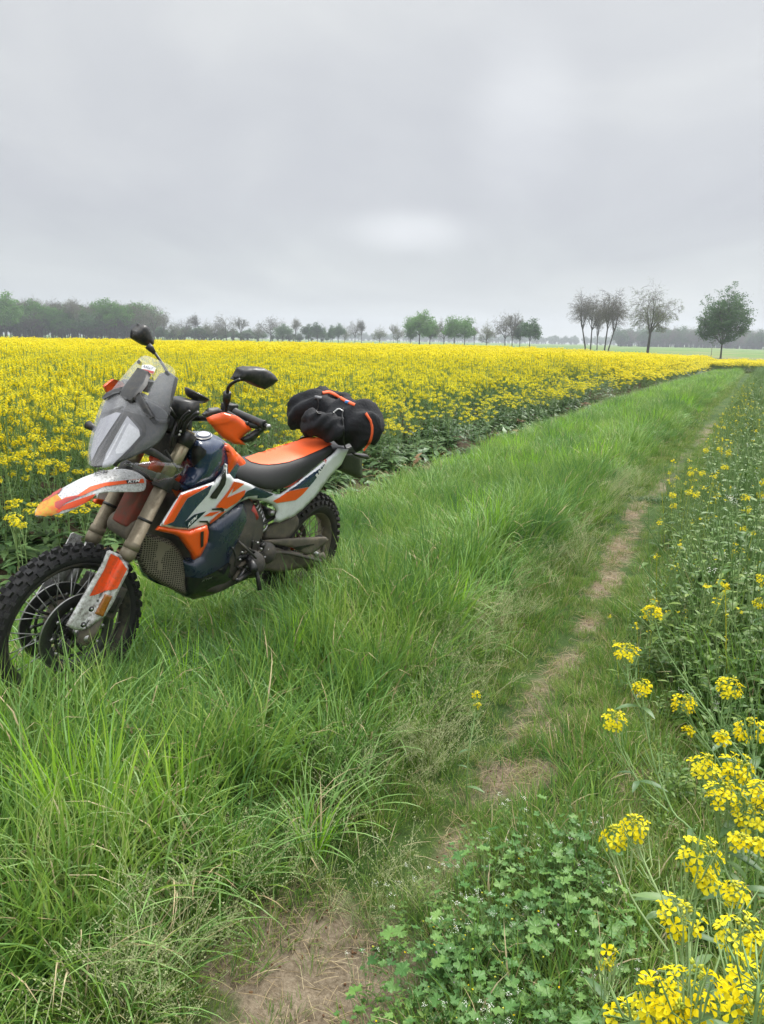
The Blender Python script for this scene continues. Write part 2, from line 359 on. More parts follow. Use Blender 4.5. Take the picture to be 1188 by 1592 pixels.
# ================================================================== MOTORCYCLE
moto = bpy.data.objects.new('motorcycle', None); C.objects.link(moto); moto.matrix_world = BM; moto.empty_display_size = .3
tag(moto, 'muddy orange, white and dark blue adventure motorcycle leaning on its side stand in the grass', 'motorcycle')
FY = Vector((0, 1, 0))
def child(name, part, parent=None, **k): return part.build(name, parent or moto, **k)
def ring(cx, cy, cz, prof, n, st):          # revolve (radius, y) profile round the wheel axle, closed profile
    V = []; F = []; m = len(prof)
    for i in range(n):
        a = 2*PI*i/n
        for r, y in prof: V.append((cx + r*math.cos(a), cy + y, cz + r*math.sin(a)))
    for i in range(n):
        for k in range(m): F.append((i*m+k, i*m+(k+1) % m, ((i+1) % n)*m+(k+1) % m, ((i+1) % n)*m+k))
    return V, F
def wheel(ax, r_out, half, r_rim, st, front, seed):
    random.seed(seed); cx, cz = ax
    w_ = bpy.data.objects.new('wheel', None); C.objects.link(w_); w_.parent = moto; w_.empty_display_size = .05
    # (the empty sits at the axle)
    c0 = Vector((cx, 0, cz)); c0 = SM @ c0 if st else c0; w_.location = c0
    def ch(name, part, **k):
        part.V = [v - c0 for v in part.V]; return part.build(name, w_, **k)
    t = Part(); kd = .011; rb = r_out - kd
    prof = []
    for k in range(13):
        a = PI*k/12 - PI/2 if False else PI*(k/12)
        y = -half*math.cos(a)*(.92 if 0 < k < 12 else .72); r = r_rim - .004 + (rb - r_rim)*math.sin(a)**.75 if 0 < k < 12 else r_rim - .004
        prof.append((r, y))
    V, F = ring(cx, 0, cz, prof, 96, st); t.add(V, F, 'rubber' if front else 'rubbermud', st)
    steps = 42 if front else 40
    rows = [(-62, .55, .012), (-30, .34, 0), (0, .4, .5), (30, .34, 0), (62, .55, .012)] if front else [(-60, .5, 0), (-36, .4, .5), (-11, .4, 0), (12, .4, .5), (37, .4, 0), (60, .5, .5)]
    for ri, (ang, _, ph) in enumerate(rows):
        for i in range(steps):
            a = 2*PI*(i + (.5 if ri % 2 else 0))/steps; al = R(ang)
            # local surface point on the section
            sy = half*.92*math.sin(al); sr = r_rim + (rb - r_rim)*max(.1, math.cos(al))**.75
            er = Vector((math.cos(a), 0, math.sin(a))); et = Vector((-math.sin(a), 0, math.cos(a)))
            nrm = (er*math.cos(al) + FY*math.sin(al)).normalized(); tr = et.cross(nrm).normalized()
            p = Vector((cx, 0, cz)) + er*sr + FY*sy + nrm*kd*.35
            sz = (.022, .017, kd*1.5) if front else (.026, .020, kd*1.5)
            if abs(ang) > 50: sz = (.024 if i % 2 else .017, .020, kd*1.3)
            rot = Matrix((et, tr, nrm)).transposed()
            B, Fb = box((0, 0, 0), sz); B = [v * 1 if v.z < 0 else Vector((v.x*.86, v.y*.86, v.z)) for v in B]
            t.add([p + rot @ v for v in B], Fb, 'rubber' if front else 'rubbermud', st)
    # sidewall rings
    for s in (-1, 1):
        for rr_ in (.018, .034):
            V, F = ring(cx, s*half*(.80 if rr_ < .03 else .9), cz, [(r_rim+rr_, 0), (r_rim+rr_+.002, s*.002), (r_rim+rr_+.004, 0)], 72, st); t.add(V, F, 'rubber' if front else 'rubbermud', st)
    o = ch('tyre', t); 
    for p in o.data.polygons: p.use_smooth = len(p.vertices) == 4 and p.index < 96*13
    rm = Part(); hw = half*.62
    V, F = ring(cx, 0, cz, [(r_rim-.004, -hw), (r_rim+.010, -hw-.002), (r_rim+.010, -hw-.006), (r_rim-.008, -hw-.007), (r_rim-.020, -hw*.4), (r_rim-.030, 0), (r_rim-.020, hw*.4), (r_rim-.008, hw+.007), (r_rim+.010, hw+.006), (r_rim+.010, hw+.002), (r_rim-.004, hw), (r_rim-.014, 0)], 72, st)
    rm.add(V, F, 'rim' if front else 'alloymud', st); ch('rim', rm)
    hb = Part(); hl = .05 if front else .07
    V, F = tube([(cx, -hl, cz), (cx, -hl+.012, cz), (cx, -hl+.014, cz), (cx, hl-.014, cz), (cx, hl-.012, cz), (cx, hl, cz)], [.036, .036, .024, .024, .036, .036], 20); hb.add(V, F, 'frame' if not front else 'black', st)
    V, F = tube([(cx, -.10, cz), (cx, .11, cz)], .013, 12); hb.add(V, F, 'steel', st); ch('hub', hb)
    for i in range(36):
        s = 1 if i % 2 else -1; a = 2*PI*i/36; a2 = a + (1 if (i//2) % 2 else -1)*R(38)
        p = Part(); V, F = tube([(cx+.034*math.cos(a2), s*(hl-.008), cz+.034*math.sin(a2)), (cx+(r_rim-.022)*math.cos(a), s*.008, cz+(r_rim-.022)*math.sin(a))], .0023, 5)
        p.add(V, F, 'spoke' if front else 'alloymud', st); ch('spoke', p)
    def disc(y, rad, rin, r_):
        d = Part(); n = 60
        for k in range(n):
            pass
        V, F = ring(cx, y, cz, [(rad, -.0025), (rad, .0025), (rad-.0015, .0030), (rin, .0025), (rin, -.0025)], 72, st); d.add(V, F, 'disc', st)
        V, F = ring(cx, y, cz, [(rad+.0006, -.002), (rad+.0006, .002), (rad-.001, .0033), (rad-.003, .0032)], 72, st); d.add(V, F, 'steel', st)
        V, F = ring(cx, y, cz, [(rin-.014, -.003), (rin-.014, .003), (rin-.024, .003), (rin-.024, -.003)], 48, st); d.add(V, F, 'black', st)
        for k in range(10):
            a = 2*PI*k/10; e = Vector((math.cos(a), 0, math.sin(a)))
            V, F = tube([Vector((cx, y-.004, cz)) + e*(rin-.003), Vector((cx, y+.005, cz)) + e*(rin-.003)], .008, 10); d.add(V, F, 'steel', st)
            b = a + .3; e2 = Vector((math.cos(b), 0, math.sin(b)))
            V, F = tube([Vector((cx, y, cz)) + e*(rin-.008), Vector((cx, y*.8, cz)) + e2*.035], .006, 6); d.add(V, F, 'black', st)
            for q in range(4):
                aa = a + q*.16; rr2 = rin + .008 + (rad-rin-.016)*q/3; e3 = Vector((math.cos(aa), 0, math.sin(aa)))
                V, F = tube([Vector((cx, y-.0034, cz)) + e3*rr2, Vector((cx, y+.0034, cz)) + e3*rr2], .0035, 6); d.add(V, F, 'black', st)
        ch('brake_disc', d)
    if front: disc(.066, .160, .112, 0); disc(-.066, .160, .112, 0)
    else: disc(-.07, .13, .09, 0)
    if not front:
        sp_ = Part(); V, F = ring(cx, .082, cz, [(.100, -.003), (.100, .003), (.075, .003), (.075, -.003)], 60, st); sp_.add(V, F, 'enginemud', st)
        for k in range(45):
            a = 2*PI*k/45; e = Vector((math.cos(a), 0, math.sin(a))); B, Fb = box((0, 0, 0), (.012, .005, .007)); rt = Matrix((e, FY, e.cross(FY))).transposed()
            sp_.add([Vector((cx, .082, cz)) + e*.103 + rt @ v for v in B], Fb, 'enginemud', st)
        ch('sprocket', sp_)
    return w_
FA = (1.583, .338)
wheel(FA, .339, .043, .267, True, True, 1)
wheel((-.005, .335), .334, .066, .229, False, False, 2)

# ---- forks (steered)
def fz(z_, y): return Vector((1.571 - (z_-.345)*.53, y, z_))
for s in (1, -1):
    p = Part(); y = .108*s
    V, F = tube([fz(.62, y), fz(.615+.02, y), fz(.66, y), fz(.66, y), fz(.925, y)], [.024, .031, .031, .0285, .0285], 20); p.add(V, F, 'forkmud', True)
    V, F = tube([fz(.66, y), fz(.685, y)], .0315, 20); p.add(V, F, 'forkmud', True)
    V, F = tube([fz(.765, y), fz(.775, y)], .0305, 20); p.add(V, F, 'black', True)
    V, F = tube([fz(.925, y), fz(1.10, y)], .0275, 20); p.add(V, F, 'gold', True)
    V, F = tube([fz(1.06, y), fz(1.062, y), fz(1.108, y), fz(1.11, y)], [.028, .034, .034, .028], 20); p.add(V, F, 'black', True)
    V, F = tube([fz(1.11, y), fz(1.118, y)], [.024, .022], 20); p.add(V, F, 'gold', True)
    V, F = tube([fz(.40, y*1.0), fz(.64, y)], .021, 16); p.add(V, F, 'steel', True)
    V, F = tube([fz(.31, y*1.0), fz(.36, y), fz(.42, y)], [.026, .034, .026], 14); p.add(V, F, 'alloymud', True)
    V, F = tube([(FA[0], y*.7, FA[1]), (FA[0], y*1.25, FA[1])], .016, 12); p.add(V, F, 'steel', True)
    child('fork_leg', p)
    c = Part()                                    # caliper behind the leg
    cc = fz(.44, y*.72) + Vector((-.075, 0, .0))
    B, Fb = box((0, 0, 0), (.055, .05, .13), Matrix.Rotation(-.45, 3, 'Y')); c.add([cc + v for v in B], Fb, 'enginemud', True)
    B, Fb = box((0, 0, 0), (.03, .07, .07), Matrix.Rotation(-.45, 3, 'Y')); c.add([cc + Vector((.01, 0, .0)) + v for v in B], Fb, 'black', True)
    child('brake_caliper', c, bevel=.006)
# clamps
p = Part()
B, Fb = box((0, 0, 0), (.075, .285, .035), Matrix.Rotation(-RK, 3, 'Y'))
p.add([fz(.915, 0) + Vector((-.02, 0, 0)) + v for v in B], Fb, 'black', True)
for s in (1, -1):
    V, F = tube([fz(.89, .108*s), fz(.94, .108*s)], .040, 18); p.add(V, F, 'black', True)
child('lower_fork_clamp', p, bevel=.005)
p = Part()
B, Fb = box((0, 0, 0), (.07, .23, .028), Matrix.Rotation(-RK, 3, 'Y'))
p.add([fz(1.088, 0) + Vector((-.015, 0, 0)) + v for v in B], Fb, 'black', True)
for q in [(537, 160), (540, 185)]: pass
V, F = tube([locS(180+498/4.95, 640+152/4.95, .143), locS(180+498/4.95, 640+152/4.95, .150)], .0055, 10); p.add(V, F, 'steel', True)
V, F = tube([locS(180+489/4.95, 640+178/4.95, .143), locS(180+489/4.95, 640+178/4.95, .150)], .0055, 10); p.add(V, F, 'steel', True)
child('upper_fork_clamp', p, bevel=.005)
# steering head and frame in orange
p = Part()
V, F = tube([fz(.90, 0)+Vector((-.04, 0, 0)), fz(1.07, 0)+Vector((-.04, 0, 0))], .034, 16); p.add(V, F, 'frame', True)
for s in (1, -1):
    for a in [[(1.22, .03, .98), (1.12, .09, .86), (.98, .10, .70), (.78, .09, .60)], [(1.19, .03, .92), (1.10, .08, .78), (1.0, .09, .66)], [(1.15, .10, .86), (.93, .12, .88), (.70, .11, .84), (.35, .10, .80), (.0, .09, .86)], [(.72, .09, .56), (.66, .10, .46), (.60, .10, .40)]]:
        V, F = tube(smooth_path([(q[0], q[1]*s, q[2]) for q in a], 4), .016, 8); p.add(V, F, 'frame')
child('frame', p)

# ---- fork guards
gy = lambda x, z_: .152 - min(.03, 12*(x - (1.571-(z_-.345)*.53) + .004)**2)
g_out = px('c', [(722, 720), (740, 714), (805, 742), (862, 832), (856, 866), (800, 975), (757, 1070), (705, 1150), (600, 1228), (545, 1250), (500, 1245), (445, 1218), (480, 1155), (600, 950), (680, 820)])
for mir in (False, True):
    g = Part(); V, F = panel([q[:2] for q in g_out], gy, .006, 4, .006, 4, True, mir); g.add(V, F, 'whitedirty', True)
    if not mir:
        bv = g.bvh()
        decal(g, px('c', [(738, 735), (790, 757), (848, 838), (783, 968), (700, 985), (640, 1008), (596, 1018), (640, 935), (690, 850)]), 'orangedirty', bv)
        go = child('fork_guard', g)
        a = Part(); V, F = panel(px('c', [(712, 1008), (752, 1020), (690, 1158), (642, 1140)]), lambda x, z_: gy(x, z_)+.008, .010, 3, .003, 2, True); a.add(V, F, 'amber', True); child('reflector', a, go)
        for q in [(610, 1105), (556, 1210)]:
            a = Part()
            c0 = px('c', [q])[0]; c3_ = locS(c0[0], c0[1], .150); V, F = tube([c3_, c3_ + Vector((0, .004, 0))], [.011, .010], 14); a.add(V, F, 'black', True)
            V, F = tube([c3_ + Vector((0, .003, 0)), c3_ + Vector((0, .006, 0))], .006, 8); a.add(V, F, 'steel', True)
            child('screw', a, go); a = Part()
    else: child('fork_guard', g)

# ---- front fender
def fender():
    st = [ [(240, 445, -.03), (236, 455, .0), (232, 470, .02), (229, 490, .03)],
           [(268, 398, -.045), (300, 405, 0), (330, 430, .035), (345, 481, .055)],
           [(350, 330, -.052), (390, 345, 0), (400, 385, .042), (440, 470, .068)],
           [(430, 285, -.055), (470, 292, 0), (505, 325, .048), (600, 390, .078)],
           [(560, 215, -.055), (590, 222, 0), (640, 258, .048), (645, 325, .078)],
           [(690, 180, -.055), (710, 188, 0), (740, 226, .048), (760, 325, .076)],
           [(790, 164, -.052), (810, 172, 0), (850, 212, .046), (880, 325, .072)],
           [(880, 176, -.045), (900, 184, 0), (985, 225, .044), (972, 325, .068)]]
    rows = []
    for r in st:
        q = [locS(*px('c', [a])[0]) for a in r]
        c1, c2_, c3_, c4_ = q
        mb = c1 + Vector((0, -.012, -.03))
        rows.append([mb, c1, c2_, c3_, c3_*.5+c4_*.5+Vector((0, .004, 0)), c4_])
    V = [v for r in rows for v in r]; n = 6; F = []
    for i in range(len(rows)-1):
        for k in range(n-1): F.append((i*n+k, (i+1)*n+k, (i+1)*n+k+1, i*n+k+1))
    return V, F
V, F = fender(); V, F = subdiv_bake(V, F, 2, .004)
p = Part(); p.add(V, F, 'fender', True); bv = p.bvh()
decal(p, px('c', [(234, 480), (262, 405), (310, 360), (380, 335), (430, 395), (400, 460), (330, 482)]), 'mudyellow', bv, .0015)
decal(p, px('c', [(265, 402), (300, 365), (385, 318), (425, 290), (400, 330), (330, 372)]), 'red', bv, .002)
decal(p, px('c', [(365, 400), (440, 362), (520, 345), (600, 290), (700, 262), (840, 245), (955, 236), (962, 262), (840, 268), (700, 285), (620, 315), (520, 360), (430, 400), (385, 440), (365, 430)]), 'orange', bv, .002)
decal(p, px('c', [(372, 395), (430, 372), (500, 352), (540, 350), (440, 396), (395, 440), (370, 425)]), 'red', bv, .003)
decal(p, px('c', [(420, 445), (385, 462), (370, 450), (445, 402), (560, 360), (638, 335), (600, 380), (500, 425)]), 'orangedirty', bv, .002)
decal(p, px('c', [(838, 247), (930, 240), (922, 262), (845, 266)]), 'black', bv, .0032)
text_decal(p, 'KTM', px('c', [(848, 264)])[0], (17.5, -1.5), (1.6, -3.9), 'decalwhite', bv, .0045, .05)
text_decal(p, 'KTM', px('c', [(640, 218)])[0], (20, -5.5), (-2.0, -4.2), 'greytxt', bv, .003, .03)
child('front_fender', p)
# dark mudguard stay & orange/ red box between the forks
p = Part()
B, Fb = box((1.30, 0, .80), (.10, .09, .20), Matrix.Rotation(-RK, 3, 'Y')); p.add(B, Fb, 'mudred', True)
child('inner_fender', p, bevel=.01)
p = Part()      # horn-like housing seen between the forks
V, F = tube([(1.33, .05, .70), (1.35, -.07, .72)], [.05, .045], 20); p.add(V, F, 'alloymud', True)
child('horn', p, bevel=.01)

# ---- headlight tower: mask with crisp edges, clear screen above it
rowsM = [[(520, 482, -.15), (600, 478, -.06), (655, 495, 0), (760, 520, .07), (885, 590, .15)],
         [(467, 602, -.165), (530, 590, -.06), (592, 590, 0), (760, 640, .085), (897, 668, .165)],
         [(432, 722, -.15), (490, 705, -.05), (542, 705, 0), (700, 745, .085), (842, 795, .155)],
         [(405, 850, -.10), (440, 850, -.03), (478, 855, 0), (590, 850, .055), (690, 862, .10)],
         [(410, 925, -.04), (418, 938, -.01), (428, 948, 0), (480, 940, .03), (535, 932, .05)]]
def rows_px(c, rows): return [[px(c, [q])[0] for q in r] for r in rows]
V, F = grid_rows(rows_px('b', rowsM)); V, F = subdiv_bake(V, F, 3, .01)
mk = Part(); mk.add(V, F, 'mask'); bv = mk.bvh()
D = lambda poly, m, off=.0015, pt=None, b=None, c='b': decal(pt or mk, px(c, poly), m, b or bv, off)
D([(630, 520), (700, 555), (640, 640), (560, 740), (500, 830), (430, 940), (420, 930), (470, 830), (520, 740), (600, 620)], 'black', .0018)
D([(655, 592), (690, 575), (745, 690), (740, 740), (560, 930), (535, 930), (715, 740), (718, 705), (650, 620)], 'black', .0022)
D([(470, 605), (600, 560), (610, 575), (560, 590), (470, 618)], 'black', .002)
D([(628, 622), (700, 705), (706, 745), (640, 820), (520, 935), (470, 940), (500, 850), (560, 740)], 'lens', .003)
D([(625, 690), (640, 668), (700, 712), (706, 742), (655, 800), (600, 850), (560, 855), (555, 835)], 'lensbright', .0042)
D([(605, 680), (622, 665), (505, 890), (492, 893)], 'lensbright', .0045)
D([(470, 640), (560, 600), (590, 605), (520, 710), (450, 820), (412, 900), (405, 850), (430, 730)], 'lens', .003)
D([(500, 545), (600, 505), (612, 530), (590, 555), (490, 580)], 'mudyellow', .0025) if False else None
fair = child('headlight_mask', mk)
rowsS = [[(728, 242, -.125), (780, 258, -.06), (836, 284, 0), (895, 306, .065), (946, 350, .125)],
         [(640, 342, -.14), (710, 350, -.06), (775, 372, 0), (860, 400, .07), (922, 425, .14)],
         [(520, 482, -.16), (600, 478, -.06), (660, 495, 0), (770, 520, .08), (893, 575, .16)],
         [(462, 602, -.175), (530, 590, -.06), (592, 590, 0), (760, 640, .095), (903, 668, .175)],
         [(426, 722, -.16), (490, 705, -.05), (542, 705, 0), (700, 745, .095), (852, 800, .165)],
         [(397, 850, -.11), (440, 850, -.03), (478, 855, 0), (590, 850, .065), (735, 845, .12)],
         [(402, 925, -.05), (412, 938, -.01), (425, 952, 0), (480, 942, .04), (545, 934, .06)]]
V, F = grid_rows(rows_px('b', rowsS)); V = [v + Vector((.008, 0, .004)) for v in V]
up = Part(); V2, F2 = subdiv_bake(V[:20], [f for f in F if max(f) < 20], 3, .003); up.add(V2, F2, 'screenglass'); bvs = up.bvh()
D([(720, 310), (770, 308), (805, 330), (790, 368), (715, 345)], 'decalwhite', .002, up, bvs)
D([(722, 335), (795, 350), (790, 366), (716, 344)], 'red', .003, up, bvs)
text_decal(up, 'RALLY', px('b', [(728, 329)])[0], (15, 3.4), (2, -3.6), 'navy', bvs, .004, .02)
for q in [(870, 358), (700, 292)]:
    D([(q[0]+12*math.cos(a*PI/4), q[1]+13*math.sin(a*PI/4)) for a in range(8)], 'black', .002, up, bvs)
child('windscreen', up)
cv_ = Part(); i0 = 10; Fc = [tuple(i-i0 for i in f) for f in F if min(f) >= i0]; V2, F2 = subdiv_bake([v + Vector((.008, 0, .006)) for v in V[i0:]], Fc, 3, .003); cv_.add(V2, F2, 'coverglass')
child('headlight_cover', cv_)
# black cross-shaped mount on the screen (thick)
mm = Part()
def slab(part, poly, c, mat, bvh, th, off=.003):
    V2, T, _ = tess([q[:2] for q in px(c, poly)], 3); A_ = project(V2, bvh, off+th); B_ = project(V2, bvh, off); n = len(V2); ec = {}
    F = []
    for t in T:
        a, b, c_ = (A_[i] for i in t); t = tuple(t); F.append(t if (b-a).cross(c_-a).dot(O_B-a) > 0 else t[::-1])
    for t in F:
        for i in range(3): ec[(t[i], t[(i+1) % 3])] = 1
    side = [(b, a, a+n, b+n) for (a, b) in ec if (b, a) not in ec]
    part.add(A_+B_, F + [tuple(i+n for i in t[::-1]) for t in F] + side, mat)
slab(mm, [(712, 350), (775, 372), (745, 440), (695, 505), (682, 535), (645, 545), (608, 522), (605, 495), (640, 450)], 'b', 'black', bvs, .022)
slab(mm, [(492, 522), (500, 500), (560, 470), (612, 458), (608, 490), (560, 500), (498, 530)], 'b', 'black', bvs, .006, .010)
slab(mm, [(695, 500), (712, 490), (815, 660), (800, 675), (785, 668), (680, 530)], 'b', 'black', bvs, .006, .010)
child('screen_mount', mm, bevel=.002)
ish = Part(); slab(ish, [(775, 376), (800, 335), (850, 322), (905, 365), (893, 440), (872, 560), (890, 640), (885, 668), (820, 672), (716, 500), (748, 440)], 'b', 'darkgrey', bvs, .004, -.030); child('inner_shield', ish)
# side skirt of the mask (translucent smoked) + hose
p = Part()
V, F = panel([q[:2] for q in px('b', [(600, 915), (700, 905), (800, 893), (920, 905), (975, 928), (988, 945), (960, 985), (900, 1020), (820, 1035), (770, 1010), (755, 985), (700, 955)])], .165, .003, 4, .02, 12); p.add(V, F, 'coverglass'); child('smoked_deflector', p)
p = Part(); V, F = tube(smooth_path([locS(*px('b', [q])[0]) for q in [(700, 830, .08), (780, 840, .12), (850, 885, .13), (880, 905, .13)]]), .013, 10); p.add(V, F, 'darkgrey', True); child('hose', p)
p = Part(); V, F = tube([loc(*px('b', [q])[0]) for q in [(380, 670, -.22), (385, 675, -.21), (430, 705, -.17)]], [.006, .018, .010], 12); p.add(V, F, 'black'); child('turn_signal', p)

# inner structure behind the mask: instrument, bracket, cables
p = Part()
B, Fb = box((1.215, 0, 1.175), (.05, .16, .13), Matrix.Rotation(-.5, 3, 'Y')); p.add(B, Fb, 'black')
B, Fb = box((1.20, 0, 1.05), (.10, .18, .12)); p.add(B, Fb, 'black')
child('instrument_panel', p, bevel=.01)
p = Part()
for i, q in enumerate([[(880, 560, .10), (905, 600, .12), (930, 650, .10), (900, 760, .12), (900, 830, .08)], [(890, 540, .05), (960, 570, .08), (990, 610, .1), (950, 690, .08), (930, 780, .06)], [(1010, 590, .2), (960, 640, .16), (930, 720, .1), (880, 800, .08)], [(1060, 600, .25), (1000, 650, .18), (965, 720, .12)],
                       [(860, 830, .1), (900, 900, .12), (940, 960, .14), (900, 1010, .13)]]):
    V, F = tube(smooth_path([locS(*px('b', [a])[0]) for a in q]), .006 + .002*(i % 2), 8); p.add(V, F, 'black', True)
B, Fb = box(locS(*px('b', [(950, 570, .07)])[0]), (.09, .12, .07)); p.add(B, Fb, 'black', True)
child('cable_bundle', p)

# ---- handlebar, grips, levers, mirrors
p = Part()
hb = lambda y, x=0, z_=0: Vector((1.135 + x, y, 1.165 + z_))
for s in (1, -1):
    V, F = tube([hb(0), hb(.09*s), hb(.20*s, .0, .025), hb(.27*s, -.01, .03), hb(.40*s, -.05, .035)], .0115, 12); p.add(V, F, 'black', True)
    B, Fb = box(hb(.055*s, 0, -.035), (.035, .03, .075)); p.add(B, Fb, 'black', True)
child('handlebar', p)
gL = Part()
g0 = locS(*px('e', [(345, 335, .27)])[0]); g1 = locS(*px('e', [(498, 398, .42)])[0])
for s in (1, -1):
    gr = Part(); a, b = (Vector((v.x, v.y*s, v.z)) for v in (g0, g1)); V, F = tube([a, a*.95+b*.05, b*.9+a*.1, b], [.022, .018, .017, .019], 14); gr.add(V, F, 'black', True)
    B, Fb = box(a + Vector((.0, -.03*s, .005)), (.05, .05, .05)); gr.add(B, Fb, 'black', True)
    child('grip', gr, bevel=.004)
    lv = Part(); V, F = tube(smooth_path([a + Vector((.03, -.02*s, .0)), a + Vector((.045, .02*s, .0)), b + Vector((.04, -.07*s, -.005)), b + Vector((.035, -.05*s, -.005))], 4), [.009]*12+[.007], 8); lv.add(V, F, 'black', True); child('lever', lv)
# left hand guard
hg = Part()
hgy = lambda x, z_: .30 + (1.34-x)*.45
def pan(part, poly, c, yf, mat, st=True, th=.006, pil=.02, pw=10, mirror=False):
    V, F = panel([q[:2] for q in px(c, poly)], yf, th, 3.5, pil, pw, st, mirror); part.add(V, F, mat, st)
ORG = [(205, 366), (240, 348), (293, 333), (363, 354), (400, 385), (438, 422), (410, 440), (376, 470), (402, 500), (345, 497), (292, 467), (250, 425)]
BLK = [(376, 472), (430, 440), (470, 412), (508, 396), (520, 398), (518, 412), (480, 445), (442, 482), (400, 490)]
pan(hg, ORG, 'e', hgy, 'orange'); pan(hg, BLK, 'e', lambda x, z_: hgy(x, z_)+.004, 'black')
bvh_ = hg.bvh()
decal(hg, px('e', [(205, 366), (260, 348), (330, 352), (358, 360), (300, 385), (250, 392), (222, 388)]), MT['orange'], bvh_, .004)
pan(hg, [(180, 345), (215, 312), (262, 308), (290, 330), (240, 352), (205, 364)], 'e', .27, 'darkgrey')
e0 = locS(*px('e', [(514, 406, .43)])[0])
V, F = tube([e0 - Vector((0, .01, 0)), e0 + Vector((0, .012, 0))], .010, 12); hg.add(V, F, 'steel', True)
V, F = tube([g1, e0], .010, 8); hg.add(V, F, 'black', True)
child('hand_guard', hg)
hr = Part(); pan(hr, ORG, 'e', hgy, 'orange', mirror=True); pan(hr, BLK, 'e', lambda x, z_: hgy(x, z_)+.004, 'black', mirror=True); child('hand_guard', hr)
# mirrors
def mirror(poly, c, y, stalk, boot=None, tilt=0):
    m_ = Part(); V, F = panel([q[:2] for q in px(c, poly)], y, .035, 3, .022, 14, True); m_.add(V, F, 'black', True)
    o = child('mirror', m_)
    s_ = Part(); V, F = tube(smooth_path([locS(*px(c, [q])[0]) for q in stalk], 5), .0065, 8); s_.add(V, F, 'black', True)
    if boot: V, F = tube([locS(*px(c, [q])[0]) for q in boot], [.016, .015, .008], 10); s_.add(V, F, 'black', True)
    s_.build('stalk', o)
mirror([(358, 172), (372, 148), (390, 112), (420, 104), (498, 107), (530, 124), (552, 142), (571, 170), (545, 192), (502, 216), (460, 200), (420, 178), (390, 174)], 'e', lambda x, z_: .42 + .3*(1.14-x), [(372, 165, .40), (340, 180, .37), (315, 205, .34), (309, 240, .32), (303, 300, .30), (302, 325, .29)], [(308, 235, .325), (305, 270, .31), (302, 300, .30)])
mirror([(676, 118), (680, 98), (724, 58), (745, 64), (764, 84), (780, 125), (792, 158), (788, 180), (770, 186), (742, 190), (705, 168), (675, 150)], 'b', -.42, [(765, 185, -.41), (795, 232, -.38), (835, 290, -.34), (870, 350, -.31), (890, 420, -.28)], [(750, 185, -.41), (770, 205, -.40), (795, 235, -.38)])
# phone / navigation mount
p = Part()
c0 = locS(*px('b', [(1055, 485, .05)])[0]); nrm = Vector((-.35, .12, .93)).normalized()
V, F = tube([c0 - nrm*.028, c0 - nrm*.02, c0, c0 + nrm*.004], [.030, .042, .055, .053], 24); p.add(V, F, 'black', True)
V, F = tube([c0 + nrm*.0045, c0 + nrm*.006], [.050, .049], 24); p.add(V, F, 'blackgloss', True)
V, F = tube([c0 - nrm*.025, locS(*px('b', [(1030, 560, .05)])[0]), hb(.03, 0, .01)], .013, 10); p.add(V, F, 'black', True)
child('navigation_mount', p)

# ---- fuel tank (loft of sections along x)
def loft(secs, n=24, mat='navy', sub=0):    # (x, zlo, zhi, halfwidth, power, y0)
    V = []; F = []
    for (x, a, b, hw, pw_) in secs:
        for k in range(n):
            t = 2*PI*k/n; c, s_ = math.cos(t), math.sin(t)
            V.append((x, hw*math.copysign(abs(c)**(2/pw_), c), (a+b)/2 + (b-a)/2*math.copysign(abs(s_)**(2/pw_), s_)))
    for i in range(len(secs)-1):
        for k in range(n): F.append((i*n+k, i*n+(k+1) % n, (i+1)*n+(k+1) % n, (i+1)*n+k))
    F.append(tuple(range(n))[::-1]); F.append(tuple(range(len(V)-n, len(V))))
    return V, F
T_ = Part()
rowsT = [[(590, 165, -.13), (640, 152, -.09), (690, 150, -.03), (745, 165, .03)],]
V, F = loft([(1.10, .80, 1.00, .09, 2.4), (1.085, .74, 1.045, .115, 2.5), (1.03, .70, 1.075, .135, 2.5), (.95, .70, 1.082, .140, 2.5), (.87, .72, 1.055, .125, 2.4), (.79, .76, .99, .10, 2.4), (.70, .80, .93, .07, 2.3)], 32)
V, F = subdiv_bake(V, F, 1); T_.add(V, F, 'navy'); 
# flank of the tank traced
pan(T_, [(598, 225), (640, 200), (740, 205), (820, 225), (848, 250), (856, 330), (846, 400), (800, 480), (765, 535), (640, 590), (525, 618), (560, 540), (600, 430), (588, 330)], 'd', lambda x, z_: .172 + (1.0-z_)*.16, 'navy', False, .05, .075, 34)
bvt = T_.bvh()
decal(T_, px('d', [(600, 262), (640, 262), (695, 300), (690, 330), (600, 428), (588, 380), (590, 300)]), 'black', bvt, .002)
decal(T_, [(180+(672+68*math.cos(a*PI/12))/4.95, 640+(190+33*math.sin(a*PI/12))/4.95) for a in range(24)], 'steel', bvt, .004)
decal(T_, [(180+(672+60*math.cos(a*PI/12))/4.95, 640+(188+26*math.sin(a*PI/12))/4.95) for a in range(24)], 'navy', bvt, .006)
decal(T_, [(180+(672+48*math.cos(a*PI/12))/4.95, 640+(188+19*math.sin(a*PI/12))/4.95) for a in range(24)], 'white', bvt, .008)
tank = child('fuel_tank', T_)
p = Part(); pan(p, [(846, 246), (870, 250), (905, 282), (946, 338), (944, 385), (905, 450), (883, 485), (850, 530), (852, 420), (860, 340)], 'd', lambda x, z_: .150 + (1.0-z_)*.12, 'orange', False, .05, .05, 20); child('rear_tank_cover', p)
p = Part(); V, F = loft([(.84, .84, 1.025, .105, 2.4), (.76, .84, .975, .095, 2.4), (.69, .84, .925, .08, 2.3)], 24); p.add(V, F, 'orange'); child('tank_top_cover', p)

